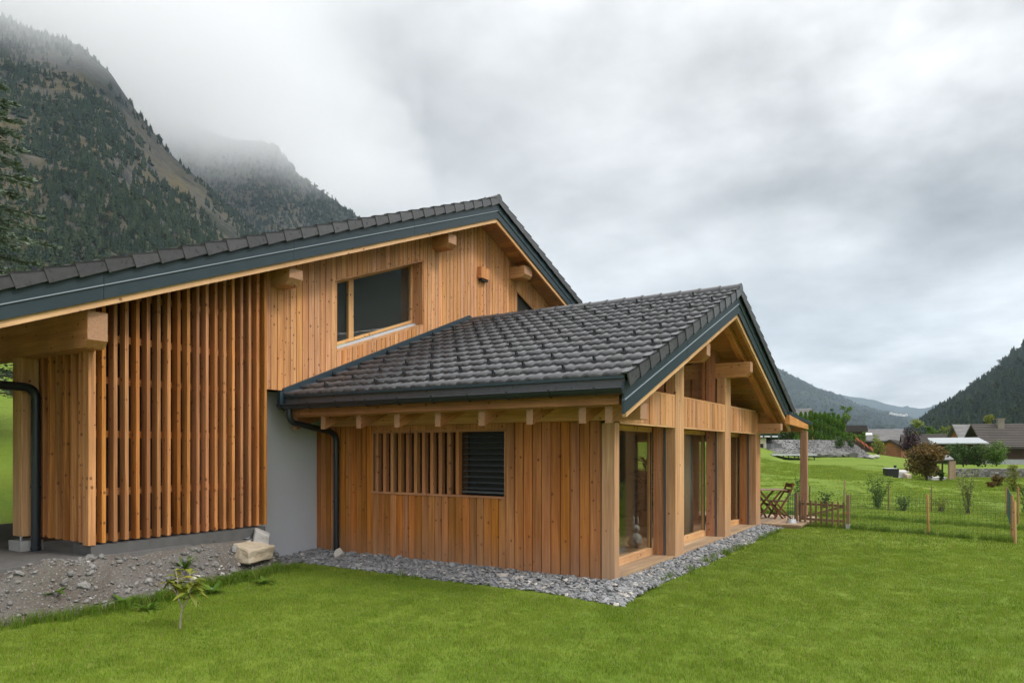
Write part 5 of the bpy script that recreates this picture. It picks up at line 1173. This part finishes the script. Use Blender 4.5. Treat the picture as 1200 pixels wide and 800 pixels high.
for k in range(14):
    u0, u1 = k / 14, (k + 1) / 14; p = a.lerp(c, u0) - off; r_ = a.lerp(c, u1) - off; sag = .05 * math.sin(k * 1.7)
    for zz in (0, .07, .14): b.bar(p + Vector((0, 0, zz + sag)), r_ + Vector((0, 0, zz + .05 * math.sin((k + 1) * 1.7))), .03)
    b.bar(p + Vector((0, 0, sag)), p + Vector((0, 0, .15 + sag)), .025)
b.build('netting', M['orange_net'], e); b = MB()
for u in (0, .5, 1): p = a.lerp(c, u) - off; b.bar(p + Vector((0, 0, -.3)), p + Vector((0, 0, .34)), .04)
b.build('net_stake', M['stake'], e)

# trees and shrubs of the middle distance
bush('leafy_tree', hp(974, 512, 76), 1.35, 3.5, 'leafdark', 'thin leafy tree rising behind the middle of the thuja hedge', 'tree', None, 520, .17, .09, 61, 10, 1.6, top=.3, airy=.55)
bush('leafy_tree', hp(991, 512, 78), 1.9, 3.6, 'leaf', 'spreading tree with open crown behind the right end of the thuja hedge', 'tree', None, 750, .18, .10, 62, 13, 1.4, top=-.2, airy=.5)
bush('rusting_bush', gpos(1085, 37), 2.25, 2.06, 'leafrust', 'big round bush turning rust red in the middle of the meadow', 'bush', None, 3600, .15, .09, 63, 22, .28, rmin=.18, rmax=.30)
bush('ivy_stump', gpos(1103, 36.6), .42, .86, 'leafdark', 'ivy grown stump at the right foot of the rust red bush', 'shrub', None, 420, .10, .06, 64, 7, .05)
bush('plum_tree', hp(1069, 533, 96), 3.1, 3.5, 'leafplum', 'dark plum leaved tree behind the rust red bush', 'tree', None, 1500, .28, .17, 65, 15, .6)
for i, (px, py, w_, h_, mt, lb) in enumerate(((1076, 489, 19, 46, 'leafpale', 'tall pale birch like tree above the plum leaved tree'), (1090, 497, 17, 38, 'leaf', 'round green tree left of the carport roof'), (1103, 494, 12, 42, 'leafpale', 'slim pale green tree above the carport roof'), (1112, 496.5, 13, 38, 'leafpale', 'narrow pale tree above the middle of the carport roof'), (1123, 496, 17, 40, 'leaf', 'broad light green tree left of the patterned chalet roof'), (1159, 484, 17, 46, 'leafyel', 'yellowing tree behind the chimney of the dark chalet'))):
    d = 135; bush('valley_tree', hp(px, py + h_, d), w_ / F * d, h_ / F * d, mt, lb, 'tree', None, 1500, .42, .27, 70 + i, 15, .15 * h_ / F * d, top=.45, airy=.85)
for i, (px, w_, h_, d, lb) in enumerate(((1113, 20, 23, 56, 'dark garden shrub at the left end of the terrace wall shrubs'), (1129, 25, 24, 57, 'dark flowering shrub in the middle above the dry stone wall'), (1146, 23, 23, 56.5, 'dark shrub left of the round clipped bush'))):
    bush('garden_shrub', hp(px, 546, d), w_ / F * d, h_ / F * d, 'leafdark', lb, 'shrub', None, 1500, .16, .09, 80 + i, 14, .05)
bush('round_bush', hp(1168, 547, 56), 1.85, 2.15, 'leaf', 'round clipped green bush in front of the dark chalet', 'bush', None, 3000, .14, .08, 84, 24, .12, rmin=.22, rmax=.34)
bush('low_bush', gpos(1169, 36), .62, .62, 'leafrust', 'low dome of tawny foliage at the right below the dry stone wall', 'bush', None, 900, .08, .05, 85, 10, .02)
bush('low_bush', gpos(1162, 34.5), .50, .36, 'leafrust', 'smaller tawny cushion in front of the tawny dome', 'bush', None, 700, .08, .05, 86, 9, .02)
bush('young_conifer', gpos(1188, 31.5), .80, 1.32, 'leafyel', 'small feathery yellow green conifer near the right edge', 'conifer', None, 1300, .10, .03, 87, 14, .04, top=.75)
bush('bank_shrub', hp(984, 527, 63.5), .95, 1.2, 'leafdark', 'dark shrub growing out of the gravel bank', 'shrub', None, 900, .14, .06, 88, 11, .05)
bush('bank_shrub', hp(996.5, 524, 65), .75, .95, 'leafdark', 'smaller dark shrub right of the first one on the gravel bank', 'shrub', None, 600, .14, .06, 89, 9, .05)
bush('bank_tree', hp(1029, 534, 72), 1.4, 1.75, 'leafyel', 'yellow green shrub at the lower end of the orange netting', 'shrub', None, 900, .16, .08, 90, 12, .1)
bush('bank_tree', hp(1027, 526, 80), .75, 2.0, 'leafpale', 'slim sapling above the yellow green shrub by the netting', 'tree', None, 420, .16, .08, 91, 8, .5)

# dry stone wall, wood store, tub, stones, trampoline
e = empty('dry_stone_wall', gpos(1120, 44.5), 'low dry stone wall of dark stones holding the terrace of shrubs', 'wall', rz=RAZ + rad(3)); b = MB(); q = random.Random(5)
for r_ in range(6):
    x = q.uniform(-.3, 0)
    while x < 5.4:
        w_ = q.uniform(.14, .5); z0 = r_ * .105 - .05; b.hexa([(x, -.12 - q.uniform(0, .06), z0), (x + w_ - .015, -.12 - q.uniform(0, .06), z0), (x + w_ - .015, .2, z0), (x, .2, z0), (x + .01, -.13 - q.uniform(0, .05), z0 + .095), (x + w_ - .02, -.13 - q.uniform(0, .05), z0 + .095), (x + w_ - .02, .2, z0 + .095), (x + .01, .2, z0 + .095)], 'x'); x += w_
b.build('stone_courses', M['rubble'], e)
g0, g1 = Vector(gpos(1114, 44.8)), Vector(gpos(1240, 48)); b = MB()
e = empty('wood_store', gpos(1114, 39), 'upright brown board panel with a small grey lean-to roof beside the rust red bush', 'shed', rz=RAZ + rad(8)); b = MB(); b.box(-.12, .27, -.06, .06, -.05, 1.05); b.build('board_panel', M['sill'], e)
b = MB(); b.hexa([(-.55, -.10, 1.08), (.12, -.10, 1.10), (.06, .7, 1.62), (-.5, .7, 1.62), (-.55, -.10, 1.13), (.12, -.10, 1.15), (.06, .7, 1.67), (-.5, .7, 1.67)]); b.build('roof', M['greytile'], e); b = MB(); b.box(-.50, -.44, .5, .56, -.1, 1.5); b.box(.0, .06, .62, .68, -.1, 1.55, mat=0); b.build('support', M['barn'], e)
e = empty('hot_tub', gpos(1044, 36), 'black square garden tub with a pale lid and a little stovepipe', 'tub', rz=RAZ + rad(-8)); b = MB(); b.hexa([(-.27, -.25, -.05), (.27, -.25, -.05), (.27, .25, -.05), (-.27, .25, -.05), (-.30, -.28, .44), (.30, -.28, .44), (.30, .28, .44), (-.30, .28, .44)]); b.build('body', M['black'], e, .01)
b = MB(); b.box(-.33, .18, -.31, .31, .442, .475); b.build('lid', M['alu'], e, .006); b = MB(); b.tube([(.24, .1, .44), (.24, .1, .58)], .06, 10); b.tube([(.24, .1, .58), (.24, .1, .61)], .085, 10); b.build('stovepipe', M['black'], e)
box_rock('stone_block', M['greyrock'], gpos(1056, 36.5), (.62, .4, .42), RAZ, 'grey stone block stacked upright right of the black tub'); box_rock('stone_block', M['boulder'], gpos(1063, 36.2), (.35, .3, .30), RAZ + .4, 'brownish stone block leaning against the rust red bush'); box_rock('stone_slab', M['greyrock'], gpos(1097, 38), (.9, .5, .20), RAZ + .1, 'flat pale stone slab under the rust red bush')
e = empty('trampoline', hp(924, 539, 59), 'long low trampoline with pale frame on black legs in the meadow', 'trampoline', rz=RAZ + rad(-3)); b = MB(); b.box(-1.55, 1.9, -.9, .9, .42, .455); b.build('mat', M['black'], e)
b = MB(); b.box(-1.65, 2.0, -1.0, -.88, .40, .52, 'x'); b.box(-1.65, 2.0, .88, 1.0, .40, .52, 'x'); b.box(-1.65, -1.53, -.88, .88, .40, .52, 'y'); b.box(1.88, 2.0, -.88, .88, .40, .52, 'y'); b.build('frame', M['alu'], e)
for x in (-1.5, -.7, -.3, .2, .5, 1.0, 1.8):
    b = MB(); b.bar((x, -.9, -.05), (x, -.9, .40), .07); b.build('leg', M['black'], e)
for x in (-1.4, 1.8):
    b = MB(); b.bar((x, .9, -.05), (x, .9, .40), .07); b.build('leg', M['black'], e)

# ------------------------------------------------------------------ terrace, furniture, gate, fences
b = MB()
for k, y in enumerate(np.arange(-.92, 4.6, .142)): b.box(8.47, 10.95, y, y + .136, .06, .10, 'x')
b.box(8.5, 10.9, -.88, 4.6, -.1, .058, 'x'); o = b.build('terrace', M['sill']); o['kind'] = 'structure'
def chair(loc, rz, label):
    e = empty('folding_chair', loc, label, 'chair', 'folding garden chairs', rz)           # faces local +x
    b = MB()
    for k in range(6): b.box(-.19 + k * .066, -.135 + k * .066, -.20, .20, .435, .452, 'y')
    b.build('seat', M['teak'], e)
    for s in (-1, 1):
        b = MB(); b.bar((.20, s * .215, 0), (-.06, s * .215, .44), .024, .042); b.bar((-.06, s * .215, .44), (-.20, s * .215, .66), .024, .042); b.bar((-.20, s * .215, .66), (-.285, s * .215, .90), .024, .042); b.build('back_leg', M['teak'], e)
        b = MB(); b.bar((-.24, s * .185, 0), (.19, s * .185, .44), .022, .04); b.build('leg', M['teak'], e)
    for z, xx in ((.84, -.262), (.70, -.213)):
        b = MB(); b.bar((xx, -.21, z), (xx, .21, z), .018, .10); b.build('backrest', M['teak'], e)
    b = MB(); b.bar((-.16, -.18, .08), (-.16, .18, .08), .02, .03); b.bar((.12, -.21, .13), (.12, .21, .13), .02, .03); b.build('stretcher', M['teak'], e); return e
ch = at_depth(913, 600, 17.8); chair((ch[0], ch[1], .10), RAZ + math.pi, 'brown folding wooden chair right of the terrace table, turned to the table')
ch = at_depth(884, 600, 18.1); chair((ch[0], ch[1], .10), RAZ + .25, 'brown folding wooden chair left of the terrace table, partly hidden by the gable post')
tb = at_depth(899, 600, 17.9); e = empty('folding_table', (tb[0], tb[1], .10), 'brown folding wooden table between the two chairs on the terrace', 'table', rz=RAZ); b = MB()
for k in range(8): b.box(-.40, .40, -.30 + k * .076, -.232 + k * .076, .715, .737, 'x')
b.build('tabletop', M['teak2'] if 'teak2' in M else M['sill'], e)
for s in (-1, 1):
    b = MB(); b.bar((-.32, s * .25, 0), (.27, s * .25, .715), .025, .045); b.build('leg', M['teak'], e); b = MB(); b.bar((.32, s * .22, 0), (-.27, s * .22, .715), .025, .045); b.build('leg', M['teak'], e)
b = MB(); b.bar((-.30, -.25, .06), (-.30, .25, .06), .02, .04); b.bar((.0, -.25, .36), (.0, .25, .36), .02, .04); b.build('stretcher', M['teak'], e)
# gate
G0 = np.array(on_z(933.5, 615.5, 0)[:2]); G1 = np.array(on_z(994, 620, 0)[:2]); gd = (G1 - G0) / np.linalg.norm(G1 - G0); gl = np.linalg.norm(G1 - G0); grz = math.atan2(gd[1], gd[0])
def gate_post(p, label):
    e = empty('gate_post', (p[0], p[1], 0), label, 'post', 'posts of the picket gate', grz); b = MB(); b.box(-.032, .032, -.032, .032, .06, .80); b.build('timber', M['gate'], e); b = MB(); b.box(-.042, .042, -.042, .042, -.1, .12); b.build('metal_foot', M['alu'], e)
gate_post(G0, 'dark square gate post on the house side, beside the rolled green mesh'); gate_post(G1, 'dark square gate post on the fence side, where the gate is tied shut')
e = empty('picket_gate', (G0[0], G0[1], 0), 'low brown picket gate with a diagonal brace between two dark posts', 'gate', rz=grz); e.location.x += gd[0] * .07; e.location.y += gd[1] * .07; L_ = gl - .14
for k in range(9):
    x = .02 + k * (L_ - .04) / 8; b = MB(); b.box(x - .022, x + .022, -.032, -.012, .05, .62 + .0 * k); b.add([(x - .022, -.032, .62), (x + .022, -.032, .62), (x + .022, -.012, .62), (x - .022, -.012, .62), (x, -.032, .645), (x, -.012, .645)], [(0, 1, 4), (3, 5, 2), (0, 4, 5, 3), (1, 2, 5, 4)]); b.build('picket', M['gate'], e)
for z in (.18, .54): b = MB(); b.box(0, L_, -.010, .014, z - .028, z + .028, 'x'); b.build('rail', M['gate'], e)
b = MB(); b.bar((.02, .027, .20), (L_ - .05, .027, .52), .022, .05); b.build('brace', M['gate'], e); b = MB(); b.tube([(L_ - .05, -.04, .36), (L_ + .02, -.06, .38), (L_ + .11, -.04, .37), (L_ + .11, .05, .36), (L_, .05, .36)], .006, 5); b.build('tie', M['orange_net'], e)
# rolled mesh at the gate
rp = on_z(927.5, 617.5, 0); e = empty('mesh_roll', (rp[0], rp[1], 0), 'upright roll of green wire mesh standing in a pale sack by the gate', 'mesh roll'); b = MB()
for a in np.linspace(0, 6.283, 13)[:-1]: b.tube([(.09 * math.cos(a), .09 * math.sin(a), .02), (.09 * math.cos(a), .09 * math.sin(a), .82)], .0035, 4)
for z in np.arange(.06, .84, .10): b.tube([(.09 * math.cos(a), .09 * math.sin(a), z) for a in np.linspace(0, 6.283, 14)], .003, 4, caps=False)
b.build('wire', M['green_wire'], e); b = MB(); b.tube([(0, 0, -.02), (0, 0, .1), (.01, 0, .2)], [.11, .12, .095], 10); b.build('sack', M['alu'], e)
def wire_fence(name, pts, label, stakes, hgt=.80, step=.075, r=.0016, stake_mat='stake', mesh_end=None, sh=None):
    e = empty(name, (pts[0][0], pts[0][1], gz(*pts[0])), label, 'fence'); off = Vector(e.location); b = MB(); s = 0
    def G(p): return Vector((p[0], p[1], gz(p[0], p[1]))) - off
    for (p0, p1) in zip(pts, pts[1:]):
        p0 = np.array(p0); p1 = np.array(p1); Ls = np.linalg.norm(p1 - p0); n = int(Ls / step); k0 = [G(p0 + (p1 - p0) * t) for t in np.linspace(0, 1, n + 1)]
        for v in k0: b.bar(v + Vector((0, 0, .03)), v + Vector((0, 0, hgt)), r * 2)
        m = max(1, int(Ls / 1.2)); kk = [G(p0 + (p1 - p0) * t) for t in np.linspace(0, 1, m + 1)]
        for z in np.linspace(.05, hgt, 9):
            for a, c in zip(kk, kk[1:]): b.bar(a + Vector((0, 0, z)), c + Vector((0, 0, z)), r * 2)
    b.build('wire_mesh', M['green_wire'], e)
    for i, p in enumerate(stakes):
        v = G(p[:2]); h = p[2] if len(p) > 2 else hgt + .06; b = MB(); lx, ly = R.uniform(-.02, .02), R.uniform(-.02, .02); rr = .026 if not sh else sh
        b.tube([v + Vector((0, 0, -.1)), v + Vector((lx, ly, h - .02)), v + Vector((lx, ly, h))], [rr, rr, rr * .75], 10); b.build('stake', M[stake_mat], e)
    return e
def gp(px, d): p = at_depth(px, 0, d); return (p[0], p[1])
FA, FB = G1 + gd * .05, on_z(1188, 636, 0)[:2]
wire_fence('wire_fence', [tuple(FA), tuple(FB)], 'front green wire mesh fence running right from the picket gate', [(*on_z(1088, 627, 0)[:2], .88), (*on_z(1190, 637, 0)[:2], .84), (*on_z(1186, 632, 0)[:2], .92)])
BF = [gp(px, d) for px, d in ((930, 22.4), (948.5, 22.2), (989, 21.3), (1041, 21.0), (1091.5, 20.8), (1134, 20.3), (1180, 19.7))]
wire_fence('wire_fence', BF, 'rear wire mesh fence on thin stakes at the edge of the meadow', [(*BF[1], .60), (*BF[2], .90), (*BF[3], .74), (*BF[4], .76), (*BF[5], .78)], .58, .10, .0013, 'gate', sh=.019)
wire_fence('wire_fence', [tuple(FB + np.array([.05, -.02])), BF[-1]], 'side wire mesh fence closing the strip at the right edge', [(*gp(1193, 17.2), .92), (*BF[-1], .8)], .80, .12, .0016)
stem_shrub('sapling', (*gp(935, 20.5), 0), 1.25, .22, 4, 'leaf', 'slim leafy sapling just left of the terrace post', 'sapling', None, .07, .035, 90, 21, clump=.05)
stem_shrub('shrub', (*gp(967, 21.6), 0.0), .66, .26, 7, 'leafdark', 'small leafy shrub behind the picket gate', 'shrub', 'shrubs along the rear fence', .065, .04, 40, 22)
stem_shrub('shrub', (*gp(1028, 21.6), 0), 1.14, .46, 10, 'leaf', 'tallest bushy shrub with arching stems along the rear fence', 'shrub', 'shrubs along the rear fence', .085, .03, 80, 23, clump=.05)
stem_shrub('shrub', (*gp(1059, 21.0), 0), .46, .26, 8, 'leafdark', 'low dense shrub right of the tallest one along the rear fence', 'shrub', 'shrubs along the rear fence', .07, .03, 40, 24)
stem_shrub('shrub', (*gp(1103, 20.7), 0), .46, .30, 9, 'leafyel', 'low yellowing twiggy shrub along the rear fence', 'shrub', 'shrubs along the rear fence', .055, .03, 26, 25)
stem_shrub('shrub', (*gp(1135, 20.1), 0), 1.28, .34, 9, 'leafpale', 'tall loose shrub with pale upright stems near the right end of the rear fence', 'shrub', 'shrubs along the rear fence', .085, .032, 60, 26, clump=.045)
stem_shrub('shrub', (*gp(994, 21.4), 0), .58, .16, 5, 'leafyel', 'thin yellow leaved shrub beside the rear fence stake', 'shrub', 'shrubs along the rear fence', .05, .03, 22, 27)
stem_shrub('shrub', (*gp(1206, 19.3), 0), .9, .4, 9, 'leafdark', 'dark shrub cut by the right edge of the picture', 'shrub', None, .08, .04, 60, 28)

# ------------------------------------------------------------------ foreground plants
def big_leaf(b, p, d, L, W, droop, mat=0):
    p = Vector(p); d = Vector(d).normalized(); s = d.cross(Vector((0, 0, 1))).normalized(); up = s.cross(d); rn = R.random(); vs = []; n = 5
    for i in range(n + 1):
        t = i / n; w2 = W * math.sin(math.pi * min(1, t * .92 + .05)) ** .8 / 2; c = p + d * L * t + up * (-droop * L * t * t); vs += [c - s * w2 + up * w2 * .35, c, c + s * w2 + up * w2 * .35]
    fs = []
    for i in range(n): k = i * 3; fs += [(k, k + 1, k + 4, k + 3), (k + 1, k + 2, k + 5, k + 4)]
    b.add(vs, fs, d, rn, mat, True)
M['leafsap'] = leaf_mat('sapling_leaves', (0.10, 0.14, 0.02), (0.22, 0.24, 0.035), (0.42, 0.34, 0.05), .35, pscale=8)
M['leafweed'] = leaf_mat('weed_leaves', (0.05, 0.11, 0.014), (0.10, 0.19, 0.022), (0.18, 0.26, 0.04), .3, pscale=8)
def fig_sapling():
    sp = on_z(211, 737, 0); e = empty('young_fruit_tree', (sp[0], sp[1], 0), 'knee high forked sapling with yellow green leaves at the lawn edge', 'sapling', rz=RAZ); b = MB(); q = random.Random(4)
    forks = [[(0, 0, -.03), (.005, 0, .10), (.02, .01, .21)], [(.02, .01, .21), (-.02, .0, .33), (-.035, .02, .50), (-.06, .03, .60)], [(.02, .01, .21), (.08, .0, .31), (.125, -.01, .42), (.14, .0, .52)], [(-.02, .0, .33), (-.09, .03, .44), (-.14, .02, .50)], [(.08, 0, .31), (.10, .05, .42), (.07, .06, .57)]]
    for i, f in enumerate(forks): b.tube([Vector(p) for p in f], [.013, .010, .009][:len(f)] if i == 0 else [.0085 - .0016 * k for k in range(len(f))], 7)
    b.build('trunk', M['palebark'], e); b = MB()
    for f in forks[1:]:
        for k in range(12):
            t = .30 + .70 * k / 11; i = min(len(f) - 2, int(t * (len(f) - 1))); p = Vector(f[i]).lerp(Vector(f[i + 1]), t * (len(f) - 1) - i); a = q.uniform(0, 6.28); d = Vector((math.cos(a), math.sin(a), q.uniform(-.1, .8))); big_leaf(b, p, d, q.uniform(.10, .17), q.uniform(.045, .075), q.uniform(.3, .9))
    b.build('leaf_crown', M['leafsap'], e)
fig_sapling()
def weed(px, py, z, n, L, W, label, mat='leafweed', up=.5, seed=1):
    p = on_z(px, py, z); x, y = p[0], p[1]; zz = float(bank_h(np.array([x]), np.array([y]))[0]) if y > float(bank_front(x)) else 0.0; q = random.Random(seed); e = empty('weed', (x, y, max(0, zz)), label, 'weed'); b = MB()
    for i in range(n): a = 6.283 * i / n + q.uniform(-.3, .3); big_leaf(b, (.012 * math.cos(a), .012 * math.sin(a), .0), (math.cos(a), math.sin(a), q.uniform(.35, 1.5) * up * 2), 1.35 * L * q.uniform(.6, 1.1), 1.2 * W * q.uniform(.7, 1.1), q.uniform(.2, .6))
    b.build('leaf_rosette', M[mat], e); b = MB(); b.tube([(0, 0, -.03), (0, 0, .03)], [.012, .008], 6); b.build('root_crown', M['palebark'], e)
weed(216, 662, .28, 26, .17, .03, 'spiky dark rosette growing in the stony bank below the screen', seed=1, up=.8); weed(148, 698, .12, 11, .18, .075, 'broad leaved dock plant at the foot of the earth mound', seed=2); weed(283, 665, .18, 22, .11, .05, 'leafy weed in front of the ochre boulder', seed=3, up=.6)
weed(250, 688, .08, 12, .15, .055, 'weed with drooping leaves right of the sapling', seed=4); weed(65, 702, .18, 9, .08, .035, 'tiny weed on the earth mound at the left', seed=5); weed(113, 705, .12, 8, .08, .03, 'tiny weed between the mound and the dock plant', seed=6); weed(310, 680, .05, 14, .13, .05, 'weed where the lawn meets the gravel, right of the boulder', seed=7); weed(175, 712, .03, 14, .13, .05, 'weed clump at the lawn edge left of the sapling', seed=8); weed(252, 640, .42, 8, .06, .02, 'tiny tuft on the bank near the foot of the slat screen', seed=9)

# big blue-green conifer behind the carport
def conifer():
    base = hp(-34, 560, 21); bz = gz(base[0], base[1]); e = empty('conifer', (base[0], base[1], bz), 'tall blue green conifer with drooping sprays at the left edge', 'conifer'); q = np.random.RandomState(12); Ht = 14.6 - bz
    b = MB(); b.tube([(0, 0, -.3), (0, 0, Ht * .5), (0, 0, Ht)], [.26, .15, .02], 9); C = []; D = []; rn = []
    for i in range(150):
        z = Ht * (0.12 + 0.86 * (i / 150) ** .9); a = i * 2.4 + q.uniform(-.3, .3); Lb = (2.75 * (1 - z / Ht) ** .75 + .25) * q.uniform(.7, 1.2); rb = q.rand()
        p0 = np.array([0, 0, z]); d = np.array([math.cos(a), math.sin(a), 0]); sd = np.array([-d[1], d[0], 0])
        f = lambda u: p0 + d * Lb * u + np.array([0, 0, Lb * (.22 * u - .42 * u * u + .16 * u ** 3)])
        b.tube([Vector(f(u)) for u in np.linspace(0, 1, 5)], [.035 * (1 - .85 * u) for u in np.linspace(0, 1, 5)], 5, rnd=.4)
        for k in range(int(26 * Lb) + 6):
            u = q.uniform(.15, 1.02); side = q.choice([-1, 1]); tw = Lb * .30 * (1.15 - u) * q.uniform(.5, 1.2) + .1; o = f(u); dr = d * .75 + sd * side * .8 + np.array([0, 0, q.uniform(-.35, .25)]); dr /= np.linalg.norm(dr)
            for m in range(6): C.append(o + dr * tw * (m + .5) / 6 + q.normal(0, .015, 3)); D.append(dr * 1.4 + q.normal(0, .25, 3)); rn.append(np.clip(.25 * rb + .45 * u + q.uniform(-.1, .3), 0, 1))
    C = np.array(C); V, Fq, rv = leaves(C, .17, .05, q, np.array(rn), .02, dirs=np.array(D)); link('crown', raw_mesh('crown', V, Fq, M['needle'], rv), e); b.build('trunk', M['bark'], e)
conifer()

# ------------------------------------------------------------------ things seen through the glass
def rabbit():
    e = empty('rabbit_ornament', (3.0, .92, .095), 'pale rabbit shaped ornament on the floor behind the nearest tall window', 'ornament', rz=rad(-60)); b = MB()
    def ell(c, r, n=10):
        vs = []; fs = []
        for i in range(n + 1):
            th = math.pi * i / n
            for j in range(14): ph = 6.283 * j / 14; vs.append((c[0] + r[0] * math.sin(th) * math.cos(ph), c[1] + r[1] * math.sin(th) * math.sin(ph), c[2] + r[2] * math.cos(th)))
        for i in range(n):
            for j in range(14): fs.append((i * 14 + j, (i + 1) * 14 + j, (i + 1) * 14 + (j + 1) % 14, i * 14 + (j + 1) % 14))
        b.add(vs, fs, 'z', .5, smooth=True)
    ell((0, 0, .17), (.15, .17, .17)); ell((.0, .10, .10), (.17, .12, .10)); ell((0, .02, .42), (.10, .10, .105)); ell((-.045, 0, .60), (.028, .022, .12)); ell((.045, 0, .60), (.028, .022, .12)); ell((0, -.17, .14), (.05, .05, .05)); f = b.build('figure', M['rabbit'], e); f.scale = (.8, .8, .8)
rabbit()
e = empty('potted_plant', (6.5, 2.1, .095), 'tall potted house plant inside the glazed room', 'plant'); b = MB(); b.tube([(0, 0, 0), (0, 0, .34)], [.14, .19], 14); b.build('pot', M['pot'], e); q = random.Random(6); b = MB()
for i in range(36): a = q.uniform(0, 6.28); big_leaf(b, (.03 * math.cos(a), .03 * math.sin(a), q.uniform(.5, 1.5)), (math.cos(a), math.sin(a), q.uniform(.2, 1.2)), q.uniform(.25, .45), q.uniform(.07, .12), q.uniform(.3, .8))
b.build('foliage', M['leafdark'], e); b = MB(); b.tube([(0, 0, .3), (.02, 0, 1.5)], [.03, .012], 7); b.build('stem', M['bark'], e)
for (x, lb) in ((4.6, 'pale curtain drawn to the side behind the middle tall window'), (7.5, 'pale curtain behind the farthest tall window')):
    b = MB(); vs = []; n = 30
    for k in range(n + 1): xx = x + .75 * k / n; yy = .66 + .05 * math.sin(k * 1.25); vs += [(xx, yy, .11), (xx, yy, 2.2)]
    b.add(vs, [(2 * k, 2 * k + 2, 2 * k + 3, 2 * k + 1) for k in range(n)], 'z', .5, smooth=True); o = b.build('curtain', M['curtain']); sm = o.modifiers.new('thick', 'SOLIDIFY'); sm.thickness = .008; tag(o, lb, 'curtain')

# ------------------------------------------------------------------ air and low cloud
def volume_mat(name, dens, col, aniso=0.0):
    m = bpy.data.materials.new(name); m.use_nodes = True; N = m.node_tree.nodes; N.clear(); o = N.new('ShaderNodeOutputMaterial'); v = N.new('ShaderNodeVolumePrincipled')
    v.inputs['Color'].default_value = tuple(col) + (1,); v.inputs['Density'].default_value = dens; v.inputs['Anisotropy'].default_value = aniso; m.node_tree.links.new(v.outputs[0], o.inputs['Volume']); return m
b = MB(); b.box(-9600, 9600, -9600, 9600, -40, 1560); hz = b.build('haze', volume_mat('valley_air', HAZE, (0.68, 0.84, 1.0))); hz['kind'] = 'stuff'
def cloud_mat():
    t = NT('cloud_vapour'); N = t.N; N.remove(t.b); p = t.pos()
    def dot(v, off): 
        x = t.n('ShaderNodeVectorMath', operation='DOT_PRODUCT'); t.L.new(p, x.inputs[0]); x.inputs[1].default_value = v; return t.m('SUBTRACT', x.outputs['Value'], off)
    d = dot((FWD[0], FWD[1], 0), float(CAM[0] * FWD[0] + CAM[1] * FWD[1])); l = dot((RGT[0], RGT[1], 0), float(CAM[0] * RGT[0] + CAM[1] * RGT[1])); z = dot((0, 0, 1), 0.0)
    n1 = t.noise(p, 0.0042, 6, 0.62, 0.8)
    zb = t.m('MULTIPLY_ADD', t.m('SUBTRACT', d, 1050.0), CLOUD_RISE, CLOUD_BASE)
    up = t.m('MULTIPLY', t.m('SUBTRACT', z, t.m('ADD', zb, t.m('MULTIPLY_ADD', n1, 240.0, -120.0))), 1 / CLOUD_RAMP, 0, True)
    side = t.m('MULTIPLY', t.m('SUBTRACT', t.m('MULTIPLY_ADD', n1, 700.0, -520.0), l), 1 / 760.0, 0, True)
    top = t.m('MULTIPLY', t.m('SUBTRACT', 860.0, z), 1 / 150.0, 0, True)
    near = t.m('MULTIPLY', t.m('SUBTRACT', d, 760.0), 1 / 200.0, 0, True)
    far = t.m('MULTIPLY', t.m('SUBTRACT', 2250.0, d), 1 / 300.0, 0, True)
    dens = t.m('MULTIPLY', t.m('MULTIPLY', t.m('MULTIPLY', up, up), side), t.m('MULTIPLY', t.m('MULTIPLY', top, near), far))
    v = t.n('ShaderNodeVolumePrincipled'); v.inputs['Color'].default_value = (0.965, 0.967, 0.97, 1); t.set(v.inputs['Density'], t.m('MULTIPLY', dens, CLOUD_D))
    t.L.new(v.outputs[0], [x for x in N if x.type == 'OUTPUT_MATERIAL'][0].inputs['Volume']); return t.mat
b = MB(); C0 = lambda l, d, z: (CAM[0] + l * RGT[0] + d * FWD[0], CAM[1] + l * RGT[1] + d * FWD[1], z)
b.hexa([C0(-1900, 750, 380), C0(-200, 750, 380), C0(-200, 2260, 380), C0(-1900, 2260, 380), C0(-1900, 750, 970), C0(-200, 750, 970), C0(-200, 2260, 970), C0(-1900, 2260, 970)])
cb_ = b.build('cloud_bank', cloud_mat()); cb_['kind'] = 'stuff'
